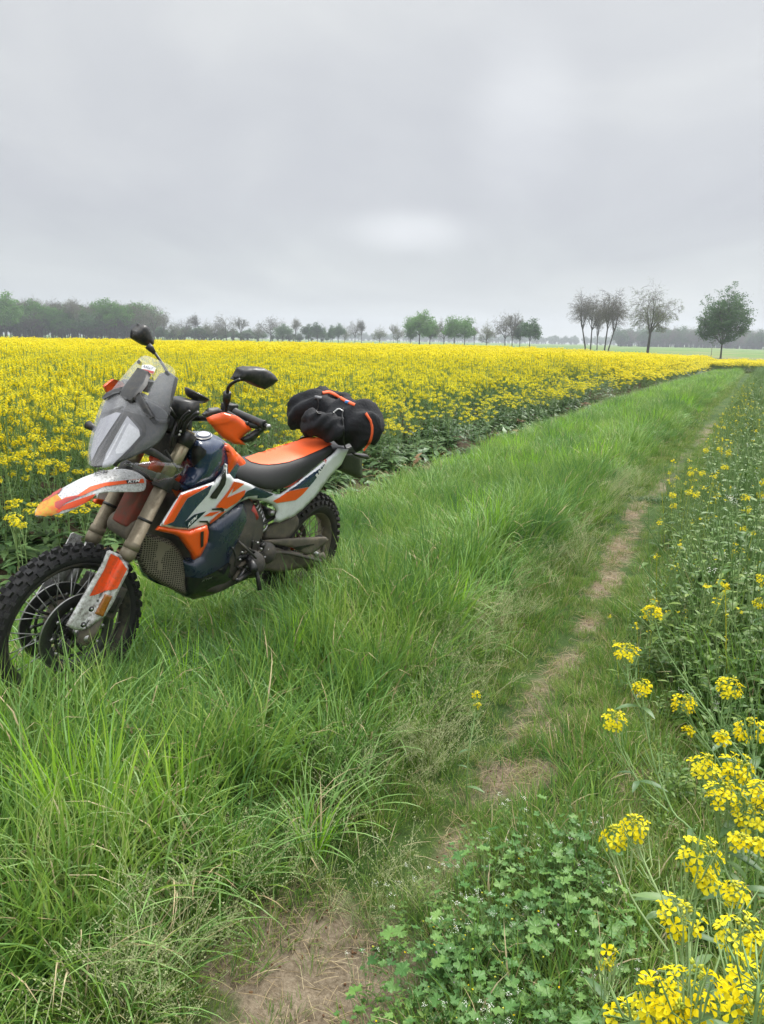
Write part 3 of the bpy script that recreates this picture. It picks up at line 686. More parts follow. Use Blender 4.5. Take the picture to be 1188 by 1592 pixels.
# ---- side tanks (left traced, right mirrored)
low = [(715, 880), (850, 770), (985, 700), (1015, 790), (1018, 850), (965, 980), (915, 1130), (912, 1190), (912, 1290), (860, 1365), (740, 1412), (600, 1446), (530, 1425), (538, 1270), (530, 1150), (600, 1140), (650, 1110), (700, 1000)]
yl = lambda x, z_: .140 + .045*math.sin(max(0, min(1, (z_-.30)/.62))*PI)
for mir in (False, True):
    p = Part(); pan(p, low, 'd', yl, 'tankfilm', False, .06, .045, 30, mir)
    if not mir:
        bv = p.bvh()
        decal(p, px('d', [(540, 1268), (655, 1280), (760, 1228), (862, 1160), (905, 1195), (905, 1285), (858, 1350), (740, 1400), (600, 1434), (536, 1416)]), 'blackgloss', bv)
        text_decal(p, 'KTM', px('d', [(655, 1306)])[0], (15, -5.5), (1.8, -3.4), 'steel', bv, .003, .03)
    child('side_tank', p)

# ---- white side panel running back into the tail
SP = [(249.7, 817.8), (281, 767), (334, 749), (346, 736), (351, 721), (353.5, 722), (353, 738), (357.5, 737), (364, 745), (371, 745), (400, 757), (430, 769), (436, 768.5), (463, 750), (490, 729), (520.6, 703.6), (526, 697), (542, 699), (531, 722), (514, 740), (491, 771.5), (470, 793), (457, 803), (445, 808), (434, 812.6), (427, 811), (430.5, 794), (424, 784), (405.5, 778), (387, 775), (372, 781), (352, 797), (321, 818), (295, 825), (270, 822)]
ys = lambda x, z_: .130 + max(0, min(.75, x-.55))*.08
for mir in (False, True):
    p = Part(); V, F = panel(SP, ys, .006, 3.5, .010, 5, False, mir); p.add(V, F, 'white')
    if not mir:
        bv = p.bvh(); d4 = lambda poly, m, off=.0015: decal(p, px('d', poly), m, bv, off)
        d4([(366, 866), (500, 642), (735, 560), (690, 585), (545, 665), (500, 740), (440, 845), (384, 868)], 'orange')
        d4([(388, 868), (442, 845), (505, 738), (548, 668), (738, 562), (705, 635), (620, 730), (528, 845), (600, 790), (690, 765), (640, 815), (545, 893), (470, 885)], 'navy', .0018)
        d4([(524, 852), (600, 790), (690, 765), (636, 818), (548, 897)], 'teal', .0022)
        d4([(840, 440), (846, 520), (838, 560), (770, 668), (735, 668), (722, 655), (735, 630), (790, 560)], 'black', .002)
        d4([(905, 535), (925, 545), (850, 660), (765, 730), (800, 690), (870, 600)], 'orange', .0022)
        d4([(918, 540), (985, 555), (890, 625)], 'orange', .0022)
        d4([(995, 600), (985, 640), (930, 695), (850, 745), (765, 735), (835, 668), (900, 640)], 'orange', .0022)
        d4([(670, 805), (720, 775), (800, 765), (735, 800)], 'orange', .0022)
        d4([(790, 780), (845, 760), (770, 828), (710, 868), (735, 830)], 'orange', .0022)
        d4([(560, 905), (700, 868), (668, 885), (600, 910)], 'orange', .002)
        d4([(733, 745), (810, 735), (832, 752), (822, 772), (800, 757), (735, 756)], 'black', .0028)
        d4([(635, 838), (700, 836), (722, 862), (712, 876), (690, 852), (640, 850)], 'black', .0028)
        d6 = lambda poly, m, off=.0022: decal(p, px('f', poly), m, bv, off)
        d6([(120, 205), (180, 125), (250, 97), (310, 118), (400, 158), (340, 183), (265, 185), (272, 160), (230, 165), (175, 172)], 'teal')
        d6([(400, 208), (470, 170), (540, 125), (700, 92), (650, 150), (590, 200), (430, 226)], 'orange')
        d6([(500, 145), (600, 80), (700, 0), (790, -60), (835, -105), (800, -40), (740, 45), (700, 90), (590, 108)], 'navy')
        d5 = lambda s, o, ex, ey, m, b_: text_decal(p, s, px('e', [o])[0], ex, ey, m, bv, .004, b_)
        d5('RALLY', (765, 668), (16.5, -22.5), (-3.2, -4.2), 'decalwhite', .04)
        text_decal(p, 'R', px('e', [(808, 596)])[0], (3.4, -4.4), (-2.6, -3.4), 'red', bv, .0045, .05)
        text_decal(p, 'KTM', px('d', [(545, 882)])[0], (13, -12), (1.5, -6.5), 'decalwhite', bv, .004, .05)
    child('side_panel', p)
# ---- orange radiator shroud
sh = [(318, 916), (345, 882), (450, 898), (570, 917), (705, 872), (716, 930), (706, 1010), (652, 1118), (602, 1142), (586, 1095), (500, 972), (450, 945), (400, 935)]
for mir in (False, True):
    p = Part(); pan(p, sh, 'd', lambda x, z_: .190, 'orange', False, .012, .014, 7, mir)
    if not mir: bv = p.bvh(); decal(p, px('d', [(650, 925), (673, 918), (670, 1035), (650, 1045)]), 'black', bv, .002)
    child('radiator_shroud', p)
# ---- grille, skid plate, engine
p = Part(); pan(p, [(238, 940), (330, 958), (420, 990), (492, 1062), (540, 1180), (536, 1300), (540, 1405), (480, 1392), (330, 1312), (225, 1245), (172, 1130), (182, 1030)], 'd', lambda x, z_: .06 + (1.35-x)*.40, 'grille', False, .01, .02, 10); child('engine_guard', p)
p = Part()
V, F = loft([(1.16, .62, .80, .06, 3), (1.12, .48, .84, .10, 3.5), (1.05, .38, .84, .14, 3.5), (.9, .33, .80, .17, 3.5), (.7, .36, .78, .15, 3.5), (.58, .40, .70, .12, 3)], 24); p.add(V, F, 'enginemud'); child('engine', p)
p = Part()
V, F = loft([(1.16, .46, .60, .10, 4), (1.08, .40, .50, .15, 4), (.9, .35, .42, .16, 4), (.65, .34, .42, .13, 4)], 20); p.add(V, F, 'enginemud'); child('skid_plate', p)
p = Part()
for i in range(14):       # clutch cover, hoses and levers on the left of the engine
    random.seed(50+i); a = loc(*px('f', [(random.uniform(80, 330), random.uniform(560, 780), .15)])[0]); 
    V, F = tube([a, a + Vector((random.uniform(-.06, .06), .01, random.uniform(-.05, .05)))], random.uniform(.004, .012), 8); p.add(V, F, random.choice(['enginemud', 'black', 'alloymud']))
V, F = tube([loc(*px('f', [(215, 730, .10)])[0]), loc(*px('f', [(215, 730, .165)])[0])], [.075, .06], 24); p.add(V, F, 'enginemud')
V, F = tube([loc(*px('f', [(330, 640, .10)])[0]), loc(*px('f', [(330, 640, .155)])[0])], [.06, .05], 24); p.add(V, F, 'enginemud')
for q in [(180, 700), (250, 705), (215, 770), (180, 760), (300, 610), (360, 615), (330, 680), (140, 640), (120, 700), (270, 560)]:
    a = loc(*px('f', [(q[0], q[1], .16)])[0]); V, F = tube([a - Vector((0, .01, 0)), a + Vector((0, .008, 0))], .006, 8); p.add(V, F, 'steel')
for q in [[(130, 560, .15), (180, 600, .17), (250, 640, .16), (330, 650, .15)], [(100, 760, .16), (170, 800, .17), (260, 800, .15)], [(60, 600, .18), (90, 680, .19), (80, 760, .19)], [(300, 450, .1), (290, 520, .12), (320, 560, .12)]]:
    V, F = tube(smooth_path([loc(*px('f', [b])[0]) for b in q], 5), .005, 7); p.add(V, F, 'black')
child('clutch_cover', p)
# ---- seat
rowsSeat = [[(352, 556, -.07), (362, 556, 0), (372, 562, .06), (350, 610, .11), (330, 658, .12)],
            [(392, 566, -.09), (410, 572, 0), (425, 590, .085), (405, 640, .125), (385, 688, .135)],
            [(425, 557, -.10), (455, 570, 0), (480, 602, .095), (460, 660, .135), (445, 714, .145)],
            [(520, 522, -.11), (545, 545, 0), (565, 600, .105), (570, 680, .14), (575, 752, .15)],
            [(620, 488, -.115), (650, 515, 0), (690, 570, .11), (685, 625, .125), (682, 685, .122)],
            [(700, 466, -.115), (740, 490, 0), (785, 532, .10), (775, 575, .118), (772, 612, .118)],
            [(765, 454, -.11), (805, 468, 0), (852, 496, .105), (858, 515, .11), (862, 532, .112)]]
rr = rows_px('e', rowsSeat); Vs = []
for r in rr:
    q = [loc(*a) for a in r]; Vs += [Vector((q[4].x, -q[4].y, q[4].z)), Vector((q[3].x, -q[3].y, q[3].z))] + q
n = 7; Fs = [(i*n+k, i*n+k+1, (i+1)*n+k+1, (i+1)*n+k) for i in range(len(rr)-1) for k in range(n-1)]
V, F = subdiv_bake(Vs, Fs, 2, .02); p = Part(); p.add(V, F, 'seat'); bv = p.bvh()
decal(p, px('e', [(398, 569), (425, 560), (520, 524), (620, 491), (700, 470), (758, 458), (800, 470), (848, 496), (790, 525), (700, 563), (620, 590), (560, 600), (520, 604), (480, 602), (430, 590)]), 'seatorange', bv, .002, 3)
child('seat', p)
# ---- tail: rack, plate holder, inner fender
p = Part()
pan(p, [(868, 535), (900, 530), (960, 535), (1000, 560), (1003, 672), (960, 664), (875, 628), (890, 580)], 'e', .02, 'black', False, .03, .02, 8)
pan(p, [(965, 548), (1030, 552), (1042, 568), (1030, 576), (985, 566)], 'e', .14, 'black', False, .03, .01, 5)
child('tail_light_bracket', p)
p = Part()
B, Fb = box((-.05, 0, .925), (.36, .20, .035)); p.add(B, Fb, 'black')
for s in (1, -1): V, F = tube([(.10, .09*s, .90), (-.25, .09*s, .955), (-.28, .04*s, .955)], .010, 8); p.add(V, F, 'black')
child('luggage_rack', p, bevel=.006)
p = Part(); V, F = panel([q[:2] for q in px('e', [(935, 560), (998, 575), (1004, 672), (945, 655)])], -.02, .004, 3, 0, 3); p.add(V, F, 'blackgloss'); child('number_plate', p)
p = Part(); pan(p, [(440, 395), (500, 385), (600, 325), (620, 365), (615, 420), (560, 500), (525, 530), (335, 532), (345, 470), (380, 420)], 'f', .09, 'alloymud', False, .02, .006, 3); child('mud_flap', p)
# ---- shock
p = Part(); a = loc(*px('f', [(215, 230, .06)])[0]); b = loc(*px('f', [(300, 440, .06)])[0]); 
V, F = tube([a, b], .016, 12); p.add(V, F, 'steel')
pts = []; ax_ = (b-a).normalized(); u_ = ax_.orthogonal().normalized(); v_ = ax_.cross(u_)
for i in range(7*14+1): t = i/98; pts.append(a*(1-t)+b*t + (u_*math.cos(2*PI*i/14) + v_*math.sin(2*PI*i/14))*.036)
V, F = tube(pts, .0065, 8); p.add(V, F, 'steel'); sh_ = child('shock_absorber', p)
p = Part()
pan(p, [(138, 205), (225, 200), (232, 230), (225, 270), (195, 330), (165, 290), (135, 240)], 'f', .10, 'frame', False, .05, .03, 6)
pan(p, [(150, 462), (200, 425), (232, 440), (228, 510), (195, 525), (148, 500)], 'f', .11, 'frame', False, .05, .03, 6)
V, F = tube([loc(*px('f', [(215, 265, .12)])[0]), loc(*px('f', [(250, 350, .12)])[0])], .02, 12); p.add(V, F, 'red')
child('shock_bracket', p)
p = Part(); pan(p, [(300, 265), (340, 255), (425, 290), (420, 350), (330, 400), (250, 440), (300, 360)], 'f', .07, 'black', False, .03, .02, 6)
V, F = tube([loc(*px('f', [(388, 308, .09)])[0]), loc(*px('f', [(388, 308, .11)])[0])], .018, 14); p.add(V, F, 'steel')
V, F = tube([loc(*px('f', [q])[0]) for q in [(235, 420, .1), (320, 400, .1), (410, 350, .1)]], .008, 8); p.add(V, F, 'black')
child('subframe_bracket', p)
# ---- swingarm, chain guard, stand, pegs
p = Part(); pan(p, [(300, 600), (420, 610), (560, 640), (700, 670), (830, 640), (850, 680), (820, 730), (760, 760), (620, 775), (460, 812), (320, 790), (290, 700)], 'f', .10, 'alloymud', False, .05, .012, 5); child('swingarm', p)
for yy_ in (-.10,):
    p = Part(); B, Fb = box((.27, yy_, .40), (.55, .05, .09), Matrix.Rotation(.2, 3, 'Y')); p.add(B, Fb, 'alloymud'); child('swingarm', p, bevel=.01)
p = Part(); pan(p, [(330, 545), (480, 532), (640, 522), (850, 515), (870, 535), (822, 585), (750, 640), (690, 665), (640, 640), (560, 600), (420, 575)], 'f', .125, 'alloymud', False, .012, .004, 2)
bv = p.bvh(); decal(p, px('f', [(560, 598), (740, 566), (745, 576), (660, 600), (620, 628), (590, 615)]), 'black', bv, .003)
child('chain_guard', p)
p = Part(); V, F = tube(smooth_path([loc(*px('f', [q])[0]) for q in [(330, 700, .13), (380, 655, .13), (450, 643, .135), (560, 655, .135), (700, 690, .13), (800, 715, .12)]]), .009, 8); p.add(V, F, 'enginemud'); child('chain', p)
p = Part()
V, F = tube([loc(*px('f', [q])[0]) for q in [(190, 680, .17), (240, 760, .20), (275, 850, .23), (290, 960, .26)]], [.014, .013, .011, .011], 10); p.add(V, F, 'black')
V, F = tube([loc(*px('f', [q])[0]) for q in [(170, 780, .19), (100, 880, .20)]], .009, 8); p.add(V, F, 'black')
child('side_stand', p)
p = Part()
V, F = tube([loc(*px('f', [q])[0]) for q in [(200, 690, .16), (245, 790, .24)]], .02, 8); p.add(V, F, 'black')
V, F = tube([loc(*px('f', [q])[0]) for q in [(115, 552, .17), (260, 690, .19)]], .006, 8); p.add(V, F, 'enginemud')
V, F = tube([loc(*px('f', [q])[0]) for q in [(220, 800, .2), (110, 880, .22), (95, 872, .25)]], .009, 8); p.add(V, F, 'black')
child('foot_peg', p)

# ================================================================== luggage on the tail (lies on the bike: its own thing)
def bag():
    root = bpy.data.objects.new('roll_bag', None); C.objects.link(root); root.matrix_world = BM @ Matrix.Translation((-.15, 0, .96))
    tag(root, 'black roll bag lashed with orange straps across the tail of the motorcycle', 'bag')
    o0 = Vector((-.15, 0, .96))
    def ch(n_, p_, **k): p_.V = [v - o0 for v in p_.V]; return p_.build(n_, root, **k)
    random.seed(4)
    def lump(c, axis, Ls, rad, n=40, m=26, seed=0, pinch=(), amp=.012):
        ax = Vector(axis).normalized(); u = ax.orthogonal().normalized(); v = ax.cross(u); V = []; F = []
        rs = np.random.RandomState(seed); ph = rs.rand(12)*6.28; fr = rs.randint(2, 7, 12); fl = rs.rand(12)*14+4
        for i in range(m+1):
            t = i/m; e = (1-abs(2*t-1)**5.0)**.5 if 0 < t < 1 else .05
            rr_ = rad*max(e, .05)
            for (pt_, wd, dp) in pinch: rr_ *= 1 - dp*math.exp(-((t-pt_)/wd)**2)
            for k in range(n):
                a = 2*PI*k/n; wv = sum(math.sin(fr[j]*a + fl[j]*t*2 + ph[j])/(1+.3*fr[j]) for j in range(12))*amp*.6
                wv += .010*math.sin(3*a+20*t)*math.exp(-((abs(t-.5)-.42)/.08)**2)
                fold = .007*abs(math.sin(7*a + 3*math.sin(9*t)))**.6 * (.35 + .65*(abs(t-.5) > .3))
                V.append(Vector(c) + ax*((t-.5)*Ls) + (u*math.cos(a) + v*math.sin(a))*(rr_ + wv*e - fold))
        for i in range(m):
            for k in range(n): F.append((i*n+k, i*n+(k+1) % n, (i+1)*n+(k+1) % n, (i+1)*n+k))
        F.append(tuple(range(n))[::-1]); F.append(tuple(range(m*n, m*n+n)))
        return V, F
    P = lambda x, y, d: loc(*px('e', [(x, y, d)])[0])
    a = P(690, 330, -.22); b = P(1030, 410, .22)
    p = Part(); V, F = lump((a+b)/2, b-a, (b-a).length + .16, .128, 48, 48, 3, ((.46, .06, .22), (.70, .03, .06)), .016); p.add(V, F, 'bag')
    body = ch('bag_body', p)
    c = P(830, 285, -.02); d = P(1010, 330, .14)
    p = Part(); V, F = lump(P(850, 275, -.10), P(930, 310, .0)-P(760, 250, -.2), .26, .062, 30, 24, 8, (), .010); p.add(V, F, 'bag'); ch('tent_roll', p)
    p = Part(); V, F = lump(P(800, 400, .05), P(870, 420, .12)-P(740, 380, 0.0), .24, .070, 30, 24, 11, (), .010); p.add(V, F, 'bag'); ch('side_pocket', p)
    bvb = None
    ptb = Part(); 
    for o in (body,) + tuple(x for x in root.children if x.name.startswith(('tent', 'side_p'))): ptb.add([v.co + o0 for v in o.data.vertices], [tuple(q.vertices) for q in o.data.polygons], 'bag')
    bvb = ptb.bvh()
    def strap(pts, wpx, mat, nm, th=.003):
        poly = []; pts = [(Vector((x, y))) for x, y in px('e', pts)]; sm = smooth_path([(q.x, q.y, 0) for q in pts], 4); sm = [Vector((q.x, q.y)) for q in sm]
        Ls, Rs = [], []
        for i, q in enumerate(sm):
            t = (sm[min(i+1, len(sm)-1)] - sm[max(i-1, 0)]).normalized(); nn = Vector((-t.y, t.x))*wpx/2; Ls.append(q+nn); Rs.append(q-nn)
        A_ = project([(q.x, q.y) for q in Ls+Rs], bvb, .004+th); n_ = len(sm)
        if not A_: return
        Bk = project([(q.x, q.y) for q in Ls+Rs], bvb, -.002)
        F = [(i, i+1, n_+i+1, n_+i) for i in range(n_-1)]; N_ = 2*n_
        F += [(i, N_+i, N_+i+1, i+1) for i in range(n_-1)] + [(n_+i, n_+i+1, N_+n_+i+1, N_+n_+i) for i in range(n_-1)]
        q = Part(); q.add(A_+Bk, F, mat); ch(nm, q)
    strap([(795, 236), (830, 232), (870, 250), (915, 276), (962, 297)], 3.6, 'strap', 'strap')
    strap([(1018, 340), (1045, 385), (1050, 440), (1035, 490), (1008, 530)], 3.0, 'strap', 'strap')
    strap([(905, 312), (900, 360), (908, 420), (905, 480), (915, 520)], 2.4, 'black', 'cord')
    strap([(850, 340), (880, 318), (905, 330)], 1.6, 'steel', 'cord')
    strap([(770, 262), (775, 300), (765, 335), (790, 345)], 1.4, 'black', 'cord')
    strap([(756, 258), (790, 262)], 4, 'greytxt', 'strap')
    q = Part(); c = P(925, 280, .02); h = bvb.ray_cast(O_B, bray(*px('e', [(925, 280)])[0]).normalized())
    c = h[0] if h[0] else c; B, Fb = box(c, (.03, .02, .016)); q.add(B, Fb, 'blue'); ch('buckle', q, bevel=.004)
bag()
# ================================================================== GROUND
BRG = math.atan2(pix_dir(1185, 549).x, pix_dir(1185, 549).y); DS = np.array([math.sin(BRG), math.cos(BRG)]); DR = np.array([DS[1], -DS[0]])
def to_st(x, y): return x*DS[0]+y*DS[1], x*DR[0]+y*DR[1]
def to_xy(s, t): return s*DS[0]+t*DR[0], s*DS[1]+t*DR[1]
def sst(a): a = np.clip(a, 0, 1); return a*a*(3-2*a)
rs0 = np.random.RandomState(7)
class VN:                                   # cheap value noise
    def __init__(s, seed): s.g = np.random.RandomState(seed).rand(64, 64)
    def __call__(s, x, y):
        x = np.asarray(x, float); y = np.asarray(y, float); xi = np.floor(x).astype(int); yi = np.floor(y).astype(int)
        fx = sst(x-xi); fy = sst(y-yi); g = s.g; a = g[xi % 64, yi % 64]; b = g[(xi+1) % 64, yi % 64]; c = g[xi % 64, (yi+1) % 64]; d = g[(xi+1) % 64, (yi+1) % 64]
        return (a*(1-fx)+b*fx)*(1-fy)+(c*(1-fx)+d*fx)*fy
vn1, vn2, vn3 = VN(1), VN(2), VN(3)
def fbm(v, x, y, o=4):
    r = 0; a = .5
    for i in range(o): r = r + a*v(x*2**i + 13*i, y*2**i + 7*i); a *= .5
    return r/(1-.5**o)
def height(x, y):
    s, t = to_st(x, y)
    h = -.55*sst((s-12)/60)*sst((t+24)/19)
    near = np.exp(-np.maximum(0, s-3)/40.)
    rut = -.045*np.exp(-((t+.75)/.22)**2) - .03*np.exp(-((t-.9)/.25)**2)
    furrow = -.07*np.exp(-((t+3.45)/.22)**2)
    hump = .05*np.exp(-((t+1.45)/.25)**2)
    return h + (rut + furrow + hump)*np.where(s > -5, 1, 0) + (fbm(vn1, x*.8, y*.8)-.5)*.05*near
SOIL = [(1.36, -.80, .22, .24, 1.5), (1.12, -.90, .12, .09, .6), (1.95, -.66, .20, .09, .62), (2.44, -.66, .18, .10, .8), (2.5, -.56, .10, .08, .7), (2.88, -.61, .16, .08, .8), (3.15, -.72, .12, .08, .6), (3.58, -.68, .16, .08, .75), (4.15, -.67, .22, .085, .85), (4.9, -.74, .35, .085, .9), (5.9, -.85, .4, .08, .75), (7.3, -.9, .55, .09, .7), (9, -.85, 1.0, .09, .35), (2.49, -.22, .16, .10, .75), (17, -.76, 5, .12, .6), (1.7, -.30, .15, .12, .3)]
def soil(x, y):
    s, t = to_st(x, y); m = 0
    for (a, b, ls, lt, k) in SOIL: m = np.maximum(m, k*np.exp(-((s-a)/ls)**2 - ((t-b)/lt)**2))
    m = m*(.05 + 1.75*fbm(vn2, x*13, y*13, 5))
    tw = -.70 - .16*sst((s-4)/3) + .10*(fbm(vn3, s*.8, t*0)-.5)*2; m = np.maximum(m, (.30-.2*sst((s-8)/10))*np.exp(-((t-tw)/.10)**2)*(s > 2.2)*(s < 26)*(.0+2.1*fbm(vn1, s*3.1, t*9)))
    edge = .95*np.exp(-((t+3.42)/.24)**4)*(.5+fbm(vn3, x*4, y*4))
    return np.clip(np.maximum(m, edge), 0, 1)
def ground_mesh():
    # graded grid: fine near the camera, coarse to the horizon
    def axis(lo, hi, n0, step, grow):
        a = [0.0]; d = step
        while a[-1] < hi: a.append(a[-1]+d); d = d if a[-1] < n0 else d*grow
        b = [0.0]; d = step
        while b[-1] > lo: b.append(b[-1]-d); d = d if b[-1] > -n0 else d*grow
        return np.array(sorted(set(b+a)))
    xs = axis(-3000, 3000, 3.2, .045, 1.10); ys = axis(-400, 4500, 7.5, .045, 1.09)
    X, Y = np.meshgrid(xs, ys); Z = height(X, Y); nx, ny = len(xs), len(ys)
    V = np.stack([X.ravel(), Y.ravel(), Z.ravel()], 1)
    i = np.arange(nx-1)[None, :] + nx*np.arange(ny-1)[:, None]; F = np.stack([i, i+1, i+1+nx, i+nx], -1).reshape(-1, 4)
    me = bpy.data.meshes.new('ground'); me.vertices.add(len(V)); me.vertices.foreach_set('co', V.ravel())
    me.loops.add(F.size); me.loops.foreach_set('vertex_index', F.ravel()); me.polygons.add(len(F)); me.polygons.foreach_set('loop_start', np.arange(0, F.size, 4)); me.polygons.foreach_set('loop_total', np.full(len(F), 4))
    me.update(); me.validate(); me.polygons.foreach_set('use_smooth', [True]*len(me.polygons))
    a = me.attributes.new('soil', 'FLOAT', 'POINT'); a.data.foreach_set('value', soil(X.ravel(), Y.ravel()))
    S_, T__ = to_st(X.ravel(), Y.ravel())
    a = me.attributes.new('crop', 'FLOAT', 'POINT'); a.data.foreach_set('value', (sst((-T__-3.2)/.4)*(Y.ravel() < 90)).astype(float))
    a = me.attributes.new('track', 'FLOAT', 'POINT'); a.data.foreach_set('value', np.exp(-((T__+.75)/.3)**2))
    m = bpy.data.materials.new('ground'); nt = new_tree(m)
    tc = N(nt, 'ShaderNodeNewGeometry'); P = tc.outputs['Position']
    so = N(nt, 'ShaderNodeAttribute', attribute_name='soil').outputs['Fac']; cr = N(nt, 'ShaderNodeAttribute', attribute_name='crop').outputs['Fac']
    n1 = N(nt, 'ShaderNodeTexNoise', {'Vector': P, 'Scale': 14.0, 'Detail': 10.0, 'Roughness': .7}); n2 = N(nt, 'ShaderNodeTexNoise', {'Vector': P, 'Scale': 90.0, 'Detail': 6.0, 'Roughness': .7}); n3 = N(nt, 'ShaderNodeTexNoise', {'Vector': P, 'Scale': .035, 'Detail': 4.0}); n4 = N(nt, 'ShaderNodeTexNoise', {'Vector': P, 'Scale': 1.3, 'Detail': 6.0})
    dirt = ramp(nt, n1.outputs[0], [(.3, (.11, .085, .055)), (.48, (.20, .158, .108)), (.6, (.29, .235, .165)), (.75, (.38, .32, .24))])
    dirt = mix(nt, .5, dirt, ramp(nt, n2.outputs[0], [(.35, (.08, .06, .038)), (.5, (.23, .18, .125)), (.68, (.38, .32, .235))]))
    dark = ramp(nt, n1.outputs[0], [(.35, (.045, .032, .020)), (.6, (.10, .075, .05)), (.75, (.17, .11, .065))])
    green = ramp(nt, n4.outputs[0], [(.35, (.028, .06, .014)), (.6, (.06, .10, .025)), (.75, (.11, .12, .045))])
    far = ramp(nt, n3.outputs[0], [(.35, (.075, .16, .035)), (.5, (.11, .20, .05)), (.58, (.20, .20, .09)), (.64, (.12, .21, .055))])
    dist = N(nt, 'ShaderNodeVectorMath', {0: P}, operation='LENGTH').outputs['Value']
    base = mix(nt, N(nt, 'ShaderNodeMapRange', {0: dist, 1: 60.0, 2: 90.0}, clamp=True).outputs[0], green, far)
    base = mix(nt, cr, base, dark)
    f = N(nt, 'ShaderNodeMapRange', {0: mth(nt, 'ADD', so, mth(nt, 'MULTIPLY_ADD', n1.outputs[0], .5, -.25)), 1: .15, 2: .55}, clamp=True).outputs[0]
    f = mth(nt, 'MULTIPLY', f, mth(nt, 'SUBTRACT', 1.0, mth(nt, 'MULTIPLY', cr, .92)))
    col = mix(nt, f, base, dirt)
    b = N(nt, 'ShaderNodeBsdfPrincipled', {'Base Color': col, 'Roughness': .95, 'Specular IOR Level': .15})
    hh = mth(nt, 'ADD', n1.outputs[0], mth(nt, 'MULTIPLY', n2.outputs[0], .35)); bp = N(nt, 'ShaderNodeBump', {'Height': hh, 'Strength': .9, 'Distance': .03}); nt.links.new(bp.outputs[0], b.inputs['Normal'])
    N(nt, 'ShaderNodeOutputMaterial', {0: b.outputs[0]})
    me.materials.append(m); o = bpy.data.objects.new('ground', me); C.objects.link(o); o['kind'] = 'structure'; o['label'] = 'ground of bare soil, turf and distant fields'
ground_mesh()

# ================================================================== foliage materials
def leafmat(name, stops, trans=.35, rough=.5, nscale=1.5, hue=.0, spec=.3, usern=True, world=.35):
    m = bpy.data.materials.new(name); nt = new_tree(m)
    at = N(nt, 'ShaderNodeAttribute', attribute_name='rnd').outputs['Fac']; oi = N(nt, 'ShaderNodeObjectInfo').outputs['Random']; P = N(nt, 'ShaderNodeNewGeometry').outputs['Position']
    n = N(nt, 'ShaderNodeTexNoise', {'Vector': P, 'Scale': nscale, 'Detail': 3.0}).outputs[0]
    nn = N(nt, 'ShaderNodeMapRange', {0: n, 1: .3, 2: .7}, clamp=True).outputs[0]
    f = mth(nt, 'ADD', mth(nt, 'MULTIPLY', at, .62-world*.5), mth(nt, 'ADD', mth(nt, 'MULTIPLY', oi, .38-world*.5), mth(nt, 'MULTIPLY', nn, world)))
    col = ramp(nt, f, stops)
    b = N(nt, 'ShaderNodeBsdfPrincipled', {'Base Color': col, 'Roughness': rough, 'Specular IOR Level': spec})
    t = N(nt, 'ShaderNodeBsdfTranslucent', {0: col})
    N(nt, 'ShaderNodeOutputMaterial', {0: N(nt, 'ShaderNodeMixShader', {0: trans, 1: b.outputs[0], 2: t.outputs[0]}).outputs[0]})
    return m
LM = {}
LM['grass'] = leafmat('tall_grass', [(.12, (.06, .155, .055)), (.35, (.095, .21, .045)), (.55, (.15, .285, .045)), (.72, (.25, .39, .06)), (.90, (.42, .48, .19))], .36, .45)
LM['lime'] = leafmat('fresh_grass', [(.1, (.20, .42, .03)), (.6, (.30, .55, .04)), (.95, (.42, .58, .10))], .5, .45)
LM['pale'] = leafmat('pale_arching_grass', [(.1, (.17, .36, .09)), (.6, (.28, .46, .14)), (.95, (.44, .55, .26))], .4, .4)
LM['turf'] = leafmat('short_turf', [(.15, (.075, .16, .03)), (.42, (.14, .25, .04)), (.66, (.24, .33, .06)), (.88, (.40, .37, .19))], .32, nscale=5)
LM['straw'] = leafmat('dry_straw', [(.1, (.30, .22, .12)), (.5, (.48, .38, .22)), (.9, (.60, .52, .34))], .2, .7)
LM['seed'] = leafmat('seed_heads', [(.1, (.30, .38, .16)), (.5, (.46, .50, .26)), (.9, (.58, .56, .36))], .3, .6)
LM['weed'] = leafmat('weed_leaves', [(.1, (.035, .10, .018)), (.5, (.085, .18, .028)), (.9, (.20, .28, .045))], .3, .5)
LM['mallow'] = leafmat('mallow_leaves', [(.1, (.045, .13, .03)), (.5, (.095, .22, .05)), (.9, (.20, .34, .08))], .3, .45, nscale=9)
LM['stem'] = leafmat('rapeseed_stems', [(.1, (.12, .22, .07)), (.5, (.20, .32, .11)), (.9, (.32, .42, .18))], .15, .5)
LM['rleaf'] = leafmat('rapeseed_leaves', [(.1, (.04, .10, .035)), (.5, (.08, .16, .055)), (.9, (.16, .26, .09))], .25, .45)
LM['petal'] = leafmat('rapeseed_petals', [(.1, (.84, .64, .004)), (.5, (.90, .76, .012)), (.9, (.92, .85, .06))], .48, .6, spec=.15)
LM['petalfar'] = leafmat('rapeseed_flowers', [(.1, (.72, .60, .012)), (.5, (.83, .725, .018)), (.9, (.88, .80, .05))], .38, .6, spec=.1, nscale=.12)
LM['bud'] = leafmat('rapeseed_buds', [(.1, (.32, .42, .04)), (.5, (.50, .52, .05)), (.9, (.65, .62, .06))], .2)
LM['whitefl'] = leafmat('small_white_flowers', [(.1, (.70, .72, .62)), (.9, (.85, .86, .80))], .25)
LM['deadleaf'] = leafmat('dead_leaves', [(.1, (.07, .035, .02)), (.5, (.15, .075, .035)), (.9, (.28, .18, .09))], .2, .7)
LM['purple'] = leafmat('purple_flowers', [(.1, (.25, .12, .28)), (.9, (.45, .28, .5))], .2)

